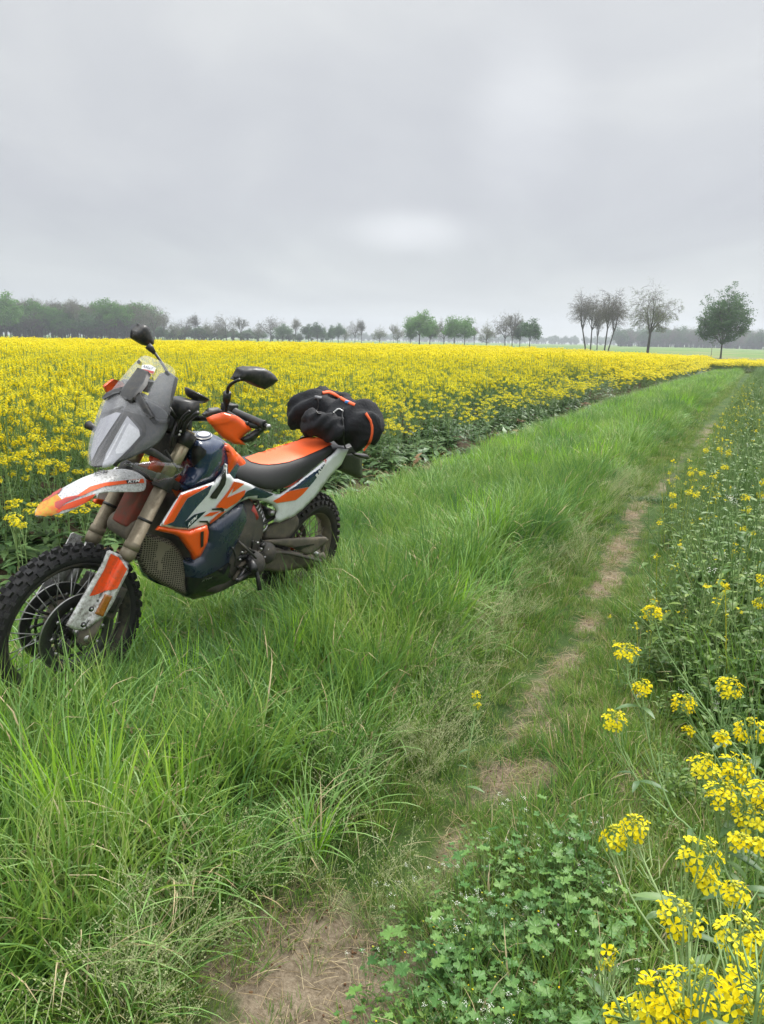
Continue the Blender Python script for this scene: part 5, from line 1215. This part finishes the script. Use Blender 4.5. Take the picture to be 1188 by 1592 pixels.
idx = np.where((rs.rand(n) < np.where(t > -3.75, .28, .03)), rs.randint(3, 5, n), rs.randint(0, 3, n)); finish('crop_leaves', [foot(i, False) for i in range(3)] + [foot(10+i, True) for i in range(2)], x, y, rs, rs.uniform(.5, 1.0, n), idx, 'broad green and withered leaves at the foot of the crop', .2)
# ================================================================== FOREGROUND RAPESEED PLANTS (each a thing)
EYEV = Vector((0, 0, EYE))
def ppt(u, v, d): return EYEV + pix_dir(u, v).normalized()*d
def rape_plant(label, stems, heads, group=None, rad=.0028, pods=True, seed=0, hr=.024, nf=20):
    """stems: lists of (u,v,d) from the head downwards (first list reaches the root); heads: (u,v,d,size)"""
    random.seed(seed); root = bpy.data.objects.new('rapeseed_plant', None); C.objects.link(root)
    S_ = [[ppt(*q) for q in st] for st in stems]; b = S_[0][-1]; gz = float(height(b.x, b.y)); base = Vector((b.x, b.y, gz)); root.location = base; root.empty_display_size = .05
    tag(root, label, 'rapeseed plant', group)
    S_[0].append(base + Vector((0, 0, -.01)))
    mb = MB()
    for i, st in enumerate(S_):
        p = smooth_path(st, 5); n_ = len(p); V, F = tube([q-base for q in p], [rad*(.42+.58*k/n_)*(1 if i == 0 else .75) for k in range(n_)], 6, False); mb.add(V, F, 'stem', .5)
        if pods:
            for k in range(26 if i == 0 else 16):
                j = random.randint(2, max(3, int(n_*.62))); q = p[min(j, n_-1)]-base; a = random.random()*6.28; dn = (p[max(0, j-1)]-p[min(n_-1, j+1)]).normalized(); o = (Vector((math.cos(a), math.sin(a), .2)) + dn*.6).normalized(); e = q + o*random.uniform(.012, .02); f_ = e + (o*.5+dn).normalized()*random.uniform(.02, .045)
                V, F = tube([q, e, e.lerp(f_, .5), f_], [.0006, .0007, .0013, .0005], 4, False); mb.add(V, F, 'stem')
            for k in range(3):
                j = random.randint(n_//2, n_-2); q = p[j]-base; a = random.random()*6.28; L = random.uniform(.03, .06); leaf(mb, q, (math.cos(a), math.sin(a), .5), (0, 0, 1), L, L*.28, 'rleaf', .5, 0, 4)
    so = mb.build('stem', root)
    for (u, v, d, k) in heads:
        c = ppt(u, v, d) - base; hb_ = MB(); dr = Vector((random.gauss(0, .25), random.gauss(-.1, .2), 1)); raceme(hb_, Vector((0, 0, 0)), dr, hr*k, int(nf*k**.8), .0092, 2, 'petal'); h = hb_.build('flower_head', root); h.location = c
    return root
rape_plant('tallest rapeseed plant beside the path, leaning left to a single top flower head', [[(1015, 952, 2.15), (1030, 1000, 2.12), (1060, 1050, 2.1), (1110, 1120, 2.05), (1170, 1200, 2.0), (1225, 1330, 2.0)]], [(1015, 948, 2.15, 1.0)], seed=1)
rape_plant('rapeseed plant with two flower heads side by side, below and right of the tallest one', [[(1138, 1070, 1.8), (1122, 1110, 1.8), (1130, 1180, 1.8), (1180, 1330, 1.78)], [(1065, 1095, 1.8), (1080, 1130, 1.8), (1115, 1180, 1.8), (1150, 1250, 1.79)]], [(1138, 1064, 1.8, 1.0), (1065, 1090, 1.8, .95), (1072, 1133, 1.8, .35)], seed=2)
rape_plant('branching rapeseed plant with three small flower heads, the one nearest the bare track', [[(998, 1072, 1.85), (1002, 1110, 1.85), (1018, 1190, 1.82), (1045, 1260, 1.8), (1085, 1340, 1.78)], [(957, 1128, 1.9), (968, 1170, 1.88), (1000, 1225, 1.85), (1040, 1262, 1.8)], [(975, 1020, 1.9), (978, 1060, 1.88), (1000, 1110, 1.85)]], [(975, 1010, 1.9, 1.0), (998, 1066, 1.85, .75), (957, 1117, 1.9, 1.0)], seed=3)
rape_plant('dense rapeseed clump with overlapping flower heads against the right edge of the picture', [[(1105, 1195, 1.45), (1112, 1260, 1.45), (1125, 1340, 1.45), (1150, 1480, 1.45)], [(1130, 1235, 1.4), (1132, 1290, 1.42), (1128, 1350, 1.45)], [(1150, 1195, 1.45), (1148, 1260, 1.45), (1135, 1360, 1.45)], [(1168, 1135, 1.5), (1170, 1200, 1.5), (1145, 1380, 1.46)], [(1170, 1265, 1.4), (1165, 1330, 1.42), (1145, 1420, 1.45)]], [(1100, 1188, 1.45, .95), (1128, 1228, 1.4, 1.05), (1152, 1190, 1.45, 1.0), (1167, 1130, 1.55, .95), (1168, 1262, 1.4, 1.0), (1186, 1225, 1.4, .8), (1122, 1145, 1.5, .4)], seed=4)
rape_plant('rapeseed plant leaning left with a double flower head over the bare patch', [[(985, 1288, 1.45), (998, 1330, 1.45), (1030, 1400, 1.42), (1075, 1475, 1.4)], [(952, 1300, 1.48), (962, 1340, 1.47), (985, 1400, 1.45), (1040, 1480, 1.4)]], [(985, 1280, 1.45, .85), (955, 1296, 1.48, .85)], seed=5)
rape_plant('upright rapeseed plant with one big round flower head and a small one under it', [[(1094, 1335, 1.2), (1080, 1380, 1.2), (1066, 1440, 1.2), (1062, 1560, 1.2)]], [(1094, 1326, 1.2, 1.1), (1100, 1367, 1.2, .45)], seed=6)
rape_plant('rapeseed plant with a flat wide flower head, in front of the upright one', [[(1060, 1430, 1.15), (1062, 1500, 1.15), (1063, 1610, 1.15)], [(1142, 1390, 1.25), (1130, 1450, 1.22), (1095, 1560, 1.18), (1075, 1600, 1.16)]], [(1060, 1422, 1.15, 1.0), (1142, 1385, 1.25, .7), (1152, 1305, 1.3, .45), (1178, 1310, 1.3, .35)], seed=7)
rape_plant('rapeseed plant with a tight lemon flower head close to the right edge', [[(1155, 1460, 1.08), (1150, 1530, 1.08), (1140, 1640, 1.08)]], [(1153, 1448, 1.08, 1.05), (1178, 1465, 1.08, .5)], seed=8)
rape_plant('nearest rapeseed plant with the biggest cluster of flower heads at the bottom of the picture', [[(1060, 1550, .92), (1062, 1620, .92), (1062, 1700, .95)], [(1032, 1560, .94), (1045, 1640, .94)]], [(1035, 1552, .93, 1.0), (1078, 1528, .92, 1.15), (1052, 1570, .9, .6)], seed=9)
rape_plant('rapeseed plant half cut off by the bottom right corner', [[(1170, 1560, .92), (1165, 1650, .92)]], [(1172, 1530, .95, .95), (1172, 1580, .92, 1.0)], seed=10)
rape_plant('short rapeseed plant at the bottom edge left of the biggest cluster', [[(980, 1585, 1.1), (985, 1680, 1.1)]], [(978, 1582, 1.1, .95), (1008, 1590, 1.1, .4)], seed=11)
rape_plant('thin sprig with a pale yellow-green flower tip at the edge of the tall grass', [[(740, 1085, 2.75), (737, 1120, 2.75), (728, 1180, 2.72)]], [(741, 1080, 2.75, .45), (742, 1096, 2.75, .35)], seed=12, nf=10)
rape_plant('slender weed with a few yellow buds at the bottom, between lobed leaves and flowers', [[(948, 1480, 1.35), (946, 1540, 1.35), (935, 1620, 1.35)]], [(952, 1478, 1.35, .35), (942, 1500, 1.35, .3)], seed=13, nf=8)
# farther plants in the weeds right of the path
MID = [(1120, 697, 6.9, 'rapeseed plant farthest along the right side of the path', [(1098, 699)]), (1133, 702, 6.6, 'small-headed rapeseed plant beside the farthest one, right of the path', []), (1092, 734, 6.2, 'rapeseed plant near the far end of the bare track with two heads', [(1074, 735)]), (1083, 767, 5.6, 'rapeseed plant with one head just right of the dark hollow in the track', [(1070, 764)]), (1046, 768, 5.3, 'leftmost short rapeseed plant among the weeds, beside the dark hollow', [(1047, 785)]), (1160, 772, 5.0, 'rapeseed plant with three heads one above another in the weeds', [(1163, 790), (1157, 822)]), (1186, 748, 5.3, 'rapeseed plant touching the right edge halfway up the weeds', [(1183, 768)]), (1128, 725, 6.0, 'thin rapeseed plant with a tiny head between two others in the weeds', []), (1186, 900, 3.4, 'rapeseed plant mostly outside the right edge above the white-flowered weeds', [(1180, 935)])]
for i, (u, v, d, lb, more) in enumerate(MID):
    st = [[(u, v+4, d), (u+3, v+40*5/d, d), (u+6, v+80*5/d, d)]] + [[(a, b+3, d), (a+4, b+25, d), (u+4, v+50*5/d, d)] for a, b in more]
    rape_plant(lb, st, [(u, v, d, .9)] + [(a, b, d, .85) for a, b in more], group='rapeseed plants in the weeds right of the path', seed=30+i, nf=15)
rape_plant('single yellow flower sprig growing by the foot peg of the motorcycle', [[(404, 869, 3.9), (406, 890, 3.9), (408, 925, 3.9)]], [(404, 867, 3.9, .75)], seed=50, nf=12, pods=False)
rape_plant('low flowering rapeseed plant at the crop edge behind the front wheel', [[(28, 812, 4.6), (32, 850, 4.6), (40, 920, 4.6)]], [(22, 808, 4.6, 1.0), (34, 815, 4.6, .9)], seed=51)

# dark hollow in the track
hm = MB(); random.seed(9); hx, hy = to_xy(7.8, -.9)
for i in range(420):
    a = random.random()*6.28; r = math.sqrt(random.random()); blade(hm, .30*r*math.cos(a), .12*r*math.sin(a), random.uniform(.04, .09), .005, random.random()*6.28, .8, 1.2, 'weed', .0, 3)
h = hm.build('flattened_grass_clump'); h.location = (hx, hy, float(height(hx, hy))+.005); tag(h, 'dark flattened clump of grass lying on the far wheel track', 'grass clump')

# ================================================================== TREES
def bark(name, c): return pbr(name, c, .9, dirt=.0, scale=4, var=.3)
BK = bark('tree_bark', (.055, .048, .040)); BK2 = bark('twig_bark', (.085, .072, .060))
LM['tleaf'] = leafmat('tree_leaves', [(.1, (.018, .060, .014)), (.5, (.036, .105, .020)), (.9, (.07, .155, .028))], .25, .6, .5)
LM['tlight'] = leafmat('spring_leaves', [(.1, (.06, .17, .02)), (.5, (.09, .23, .03)), (.9, (.14, .26, .055))], .3, .6, .3)
LM['tdark'] = leafmat('dark_bush_leaves', [(.1, (.018, .045, .015)), (.5, (.03, .07, .02)), (.9, (.05, .10, .03))], .2, .6, .5)
LM['tbrown'] = leafmat('budding_twigs', [(.1, (.07, .065, .04)), (.5, (.10, .10, .055)), (.9, (.12, .14, .06))], .2, .7, .3)
LM['tolive'] = leafmat('olive_buds', [(.1, (.09, .12, .04)), (.5, (.13, .17, .055)), (.9, (.19, .22, .07))], .25, .7, .3)
def tree(seed, H, trunkh, spread, levels, nb, twig, leafmat_=None, leaves=0, lsize=.2, crown=None, trunks=((0, 0, 0),), r0=None, droop=0, low=0, upb=.25, ang=.6):
    """returns trunk MB, crown MB; crown = (cz, rx, rz) ellipsoid bounds the ends"""
    random.seed(seed); tk = MB(); cw = MB(); tips = []
    cz, rx, rz = crown
    def inside_(p, k=1): return (p.x**2+p.y**2)/(rx*k)**2 + ((p.z-cz)/(rz*k))**2 < 1
    def grow(p, d, L, r, lev):
        n_ = 4; pts = [p]; rr_ = [r]
        for i in range(n_):
            d = (d + Vector((random.gauss(0, .13), random.gauss(0, .13), random.gauss(0, .10))) + Vector((0, 0, upb*.25 if lev < 3 else -droop*.3))).normalized(); q = pts[-1] + d*L/n_
            if lev > 0 and not inside_(q): q = pts[-1] + (q-pts[-1])*.35
            pts.append(q); rr_.append(r*(1-.5*(i+1)/n_))
        V, F = tube(pts, rr_, 6 if lev < 2 else 3, False); (tk if lev < 2 else cw).add(V, F, BK if lev < 2 else BK2)
        if lev >= levels: tips.append((pts[-1], d)); tips.append((pts[-2], d)); return
        k = nb[min(lev, len(nb)-1)]
        for i in range(k):
            u = random.uniform(.25 if lev else .35, 1.0)*n_; j = min(n_-1, int(u)); b = pts[j].lerp(pts[j+1], u-j); az = random.random()*6.28; pr_ = d.orthogonal().normalized(); pr_ = (Matrix.Rotation(az, 3, d) @ pr_); a = ang*random.uniform(.7, 1.4); nd = (d*math.cos(a) + pr_*math.sin(a)).normalized()
            grow(b, nd, L*random.uniform(.55, .8), max(rr_[j+1]*.62, twig), lev+1)
        grow(pts[-1], d, L*.7, rr_[-1]*.9, lev+1)
    for (tx, ty, lean) in trunks:
        r = r0 or H*.018; d = Vector((lean, random.gauss(0, .04), 1)).normalized(); pts = [Vector((tx, ty, -.3)), Vector((tx, ty, .5)), Vector((tx, ty, .5)) + d*trunkh*.5, Vector((tx, ty, .5)) + d*trunkh]
        V, F = tube(pts, [r*1.35, r, r*.88, r*.75], 8, False); tk.add(V, F, BK)
        for i in range(nb[0]):
            a = ang*random.uniform(.5, 1.1); az = i*2*PI/nb[0] + random.gauss(0, .3); grow(pts[-1] - d*random.uniform(0, trunkh*.25), Vector((math.cos(az)*math.sin(a), math.sin(az)*math.sin(a), math.cos(a))), spread, r*.55, 1)
        grow(pts[-1], d, spread*1.1, r*.7, 1)
    if leafmat_:
        for i in range(leaves):
            p, d = random.choice(tips); q = p + Vector((random.gauss(0, 1), random.gauss(0, 1), random.gauss(0, .6)))*lsize*.95
            a = Vector((random.gauss(0, 1), random.gauss(0, 1), random.gauss(0, .6))).normalized(); b = a.orthogonal().normalized(); s_ = lsize*random.uniform(.5, 1.1); a, b = a*s_, b*s_*.6
            cw.add([q-a*.5, q-b*.5, q+a*.5, q+b*.5], [(0, 1, 2, 3)], leafmat_)
        for i in range(low):
            az = random.random()*6.28; q = Vector((math.cos(az), math.sin(az), 0))*random.uniform(0, rx*.33) + Vector((0, 0, abs(random.gauss(0, H*.13)))); a = Vector((random.gauss(0, 1), random.gauss(0, 1), random.gauss(0, .6))).normalized(); b = a.orthogonal()*lsize*.5; a = a*lsize; cw.add([q-a*.5, q-b*.5, q+a*.5, q+b*.5], [(0, 1, 2, 3)], leafmat_)
    return tk, cw
def place(name, label, proto, u, vbase, dist, scale=1, rz=0, group=None, sxy=1):
    d = pix_dir(u, vbase); k = dist/math.hypot(d.x, d.y); x, y = d.x*k, d.y*k
    root = bpy.data.objects.new(name, None); C.objects.link(root); root.location = (x, y, float(height(x, y))); root.rotation_euler = (0, 0, rz); root.scale = (scale*sxy, scale*sxy, scale); tag(root, label, 'tree', group)
    for (pn, me) in proto:
        o = bpy.data.objects.new(pn, me); C.objects.link(o); o.parent = root
    return root
def proto(*a, **k):
    tk, cw = tree(*a, **k); return [('trunk', tk.data('trunk')), ('crown', cw.data('crown'))]
P_big = proto(3, 14, 2.2, 3.4, 4, (6, 5, 4, 3), .02, 'tleaf', 17000, .36, crown=(7.9, 4.4, 6.5), r0=.17, ang=.85, low=0)
P_bare1 = proto(5, 13, 3.6, 3.3, 5, (5, 4, 4, 3, 2), .018, 'tolive', 9000, .15, crown=(8.8, 4.9, 5.2), r0=.24, droop=.5, ang=.6)
P_bareL = proto(8, 13, 4.5, 3.0, 5, (5, 4, 3, 3, 2), .018, 'tbrown', 3800, .13, crown=(8.5, 4.6, 5.0), r0=.17, droop=.4, ang=.55, trunks=((0, 0, -.22),))
P_bareR = proto(9, 13, 4.5, 3.0, 5, (5, 4, 3, 3, 2), .018, 'tbrown', 5000, .14, crown=(9, 4.0, 5.0), r0=.16, droop=.3, ang=.5, trunks=((0, 0, .05),))
P_round = proto(12, 12, 2.6, 3.0, 4, (5, 4, 3, 3), .03, 'tlight', 9000, .50, crown=(7.2, 5.2, 5.0), r0=.22, ang=.85)
P_flat = proto(14, 9, 3.0, 2.4, 4, (5, 4, 3, 3), .03, 'tlight', 7000, .46, crown=(6.2, 4.8, 3.2), r0=.15, ang=1.0)
P_bare = [proto(20, 12, 2.2, 3.2, 4, (5, 4, 4, 3), .026, 'tbrown', 3600, .22, crown=(7.0, 5.6, 5.4), r0=.20, ang=.75, droop=.1), proto(21, 12, 2.8, 2.9, 4, (4, 4, 4, 3), .026, 'tbrown', 3000, .22, crown=(7.2, 3.9, 5.2), r0=.17, ang=.5, droop=.0), proto(26, 12, 1.8, 2.8, 4, (6, 4, 4, 3), .026, 'tolive', 3600, .24, crown=(6.4, 4.8, 4.9), r0=.18, ang=.9, droop=.2)]
P_dark = proto(30, 11, 2.0, 2.6, 4, (5, 4, 3, 3), .03, 'tleaf', 6500, .48, crown=(6.2, 3.9, 4.8), r0=.16, ang=.8)
P_col = proto(33, 10, 1.0, 1.9, 4, (5, 4, 3, 3), .03, 'tdark', 5000, .46, crown=(5.2, 2.3, 4.9), r0=.15, ang=.6, low=200)
place('leafy_tree', 'dark green leafy tree standing alone at the far right', P_big, 1121, 551, 140, 1.02, 0, None, .88)
place('bare_tree', 'wide budding tree with a forked trunk, second from the right', P_bare1, 1007, 548, 146, 1.0, 1.2)
gB = 'group of nearly bare trees leaning apart at the right of the crop'
place('bare_tree', 'leftmost bare tree of the leaning group, its crown spreading to the left', P_bareL, 910, 545, 175, 1.02, .0, gB)
place('bare_tree', 'upright bare tree just right of the leftmost one in the leaning group', P_bareR, 918, 545, 185, 1.0, 2.0, gB)
place('bare_tree', 'dense-topped bare tree in the middle of the leaning group', P_bareR, 940, 545, 178, 1.06, .4, gB)
place('bare_tree', 'thin faint bare tree behind the middle of the leaning group', P_bare[1], 928, 545, 215, 1.0, .9, gB, .8)
place('bare_tree', 'rightmost bare tree of the leaning group with drooping thin branches', P_bareL, 946, 546, 165, .86, PI, gB)
gM = 'row of field trees beyond the middle of the crop'
MIDT = [('leafy_tree', 'largest rounded green tree of the middle row', P_round, 652, 250, 1.0, 0, 1.0), ('leafy_tree', 'green tree overlapping the right side of the largest round one', P_round, 668, 262, .80, 2, 1.0), ('bare_tree', 'brownish tree right of the largest round green one', P_bare[0], 690, 255, .86, 0, .8), ('leafy_tree', 'flat-topped light green tree of the middle row', P_flat, 706, 245, 1.0, 0, 1.0), ('leafy_tree', 'second light green flat tree touching the first on its right', P_flat, 722, 250, .98, 2.5, .9),
        ('bare_tree', 'thin bare tree between the flat green tree and the dark slim one', P_bare[1], 737, 262, .62, 1, .8), ('bare_tree', 'bare tree with a dark ivy-covered foot', P_bare[2], 756, 240, .86, 0, .75), ('bare_tree', 'tall bare tree right of the ivy-footed one', P_bare[0], 785, 245, 1.02, 2, .85), ('bare_tree', 'second tall bare tree crossing crowns with its left neighbour', P_bare[1], 796, 240, 1.0, .3, .85), ('leafy_tree', 'darker green small tree right of the two tall bare ones', P_dark, 808, 245, .86, 0, .8), ('leafy_tree', 'rightmost green tree of the middle row, dark and leaning', P_dark, 823, 232, .90, 2, .95),
        ('bare_tree', 'small bare tree left of the largest round green one', P_bare[2], 618, 300, .86, 1, .75), ('leafy_tree', 'narrow green tree close to the left side of the largest round one', P_dark, 638, 270, .7, 1, .8)]
for i, (nm, lb, pr, u, dd, sc, rz, sx) in enumerate(MIDT): place(nm, lb, pr, u, 540, dd, sc, rz, gM, sx)
gL = 'row of trees along the far edge of the field, left of the middle'
LEFT = [(240, P_bare[0], 1.25, 'bare tree standing at the right end of the wood', 1.1), (256, P_bare[1], .95, 'first slim bare tree right of the wood', .8), (272, P_bare[2], .85, 'second slim bare tree right of the wood', .8), (288, P_bare[0], .82, 'third slim bare tree right of the wood', .8), (304, P_bare[1], 1.0, 'taller bare tree midway along the far row, above the motorcycle screen', .9), (322, P_bare[2], .9, 'bare tree right of the tall one above the motorcycle screen', .9), (352, P_bare[0], 1.0, 'round-crowned grey tree above the left mirror stalk', 1.1), (375, P_bare[1], .85, 'bare tree right of the round-crowned grey one', .9), (402, P_bare[2], .8, 'small bare tree left of the wide domed one', .8), (421, P_bare[0], 1.0, 'wide domed bare tree of the far row', 1.2), (440, P_dark, .75, 'low dark green tree right of the wide domed one', 1.2), (460, P_bare[1], .85, 'bare tree between the domed tree and the dark green block', .9), (480, P_dark, .80, 'left one of two dense green trees in the far row', 1.1), (494, P_dark, .85, 'right one of two dense green trees in the far row', 1.0), (517, P_dark, .72, 'small green tree of a close pair left of a pale bare tree', .7), (526, P_dark, .78, 'bigger green tree of the close pair left of a pale bare tree', .8), (536, P_bare[2], .8, 'pale thin bare tree right of the close green pair', .6), (552, P_bare[0], .92, 'left bare tree of the rounded pair near the gap', .85), (562, P_bare[1], .86, 'right bare tree of the rounded pair near the gap', .85), (590, P_bare[2], .72, 'lonely small bare tree in the gap of the far row', 1.0), (385, P_col, .62, 'low bushy tree filling the gap in the far row', 1.6), (338, P_bare[0], .7, 'small bare tree left of the round-crowned grey one', .9), (612, P_bare[1], .72, 'thin bare tree between the lonely one and the middle row', .7)]
for i, (u, pr, sc, lb, sx) in enumerate(LEFT):
    if u > 0: place('leafy_tree' if pr in (P_dark, P_col) else 'bare_tree', lb, pr, u, 530, 345 + (i*37 % 50), sc*1.18, i*1.3, gL, sx)
# the wood on the left, and the far blue woods: masses
def wood(name, label, protos, spots, smin, smax, seed):
    rs = np.random.RandomState(seed); src = []
    for pr in protos:
        tkm, cwm = pr[0][1], pr[1][1]; bm = bmesh.new(); bm.from_mesh(tkm); nm = len(tkm.materials); me = bpy.data.meshes.new('wood_kind')
        nf = len(bm.faces); bm.from_mesh(cwm); bm.faces.ensure_lookup_table()
        for f in bm.faces[nf:]: f.material_index += nm
        bm.to_mesh(me); bm.free()
        for m in list(tkm.materials)+list(cwm.materials): me.materials.append(m)
        src.append(bpy.data.objects.new('k', me))
    p = np.array(spots); n = len(p); x, y = p[:, 0], p[:, 1]; sc = rs.uniform(smin, smax, n)
    scatter(name, src, np.stack([x, y, height(x, y)], 1), np.stack([np.zeros(n), np.zeros(n), rs.rand(n)*6.28], 1), np.stack([sc*1.05, sc*1.05, sc], 1), rs.randint(0, len(src), n), label)
def band(u0, u1, d0, d1, n, seed):
    rs = np.random.RandomState(seed); out = []
    for i in range(n):
        u = rs.uniform(u0, u1); dd = rs.uniform(d0, d1); d = pix_dir(u, 530); k = dd/math.hypot(d.x, d.y); out.append((d.x*k, d.y*k))
    return out
wood('wood', 'grey-green wood filling the left of the horizon', [P_bare[0], P_dark, P_bare[1], P_dark, P_round, P_col], band(-260, 236, 350, 400, 330, 5), .95, 1.65, 6)
wood('hedge', 'low hedge of undergrowth below the far row of trees', [P_col, P_dark], band(-260, 520, 395, 420, 150, 7) + band(230, 330, 380, 410, 50, 17) + band(330, 400, 390, 415, 16, 18), .30, .72, 8)
wood('far_wood', 'bluish far wood along the right of the horizon', [P_dark, P_bare[0], P_col], band(960, 1500, 620, 760, 620, 9), 1.0, 1.7, 10)
wood('distant_wood', 'faint blue strip of woodland farthest away on the horizon', [P_dark, P_col], band(380, 1300, 1150, 1300, 620, 11), .9, 1.5, 12)
# stake by the right-hand tree
p = Part(); V, F = tube([(0, 0, -.2), (0, 0, 1.7)], .05, 8); p.add(V, F, MT['alloymud']); V, F = tube([(0, 0, 1.7), (0, 0, 1.76)], [.05, .03], 8); p.add(V, F, MT['alloymud']); o = p.build('tree_stake'); d = pix_dir(1106, 551); k = 136/math.hypot(d.x, d.y); o.location = (d.x*k, d.y*k, float(height(d.x*k, d.y*k))); tag(o, 'short wooden stake left of the lone dark green tree', 'stake')

# ================================================================== HAZE
Vb, Fb = box((0, 750, 21.5), (3000, 1700, 48)); m = bpy.data.materials.new('haze'); nt = new_tree(m)
pv = N(nt, 'ShaderNodeVolumePrincipled', {'Color': (.86, .92, 1.0, 1), 'Density': HAZE, 'Anisotropy': .3}); o_ = N(nt, 'ShaderNodeOutputMaterial'); nt.links.new(pv.outputs[0], o_.inputs['Volume'])
o = mesh_obj('haze', Vb, Fb, m, smooth=False); bm = bmesh.new(); bm.from_mesh(o.data); bmesh.ops.recalc_face_normals(bm, faces=bm.faces); bm.to_mesh(o.data); bm.free(); o['kind'] = 'stuff'; o['label'] = 'thin misty air over the fields'
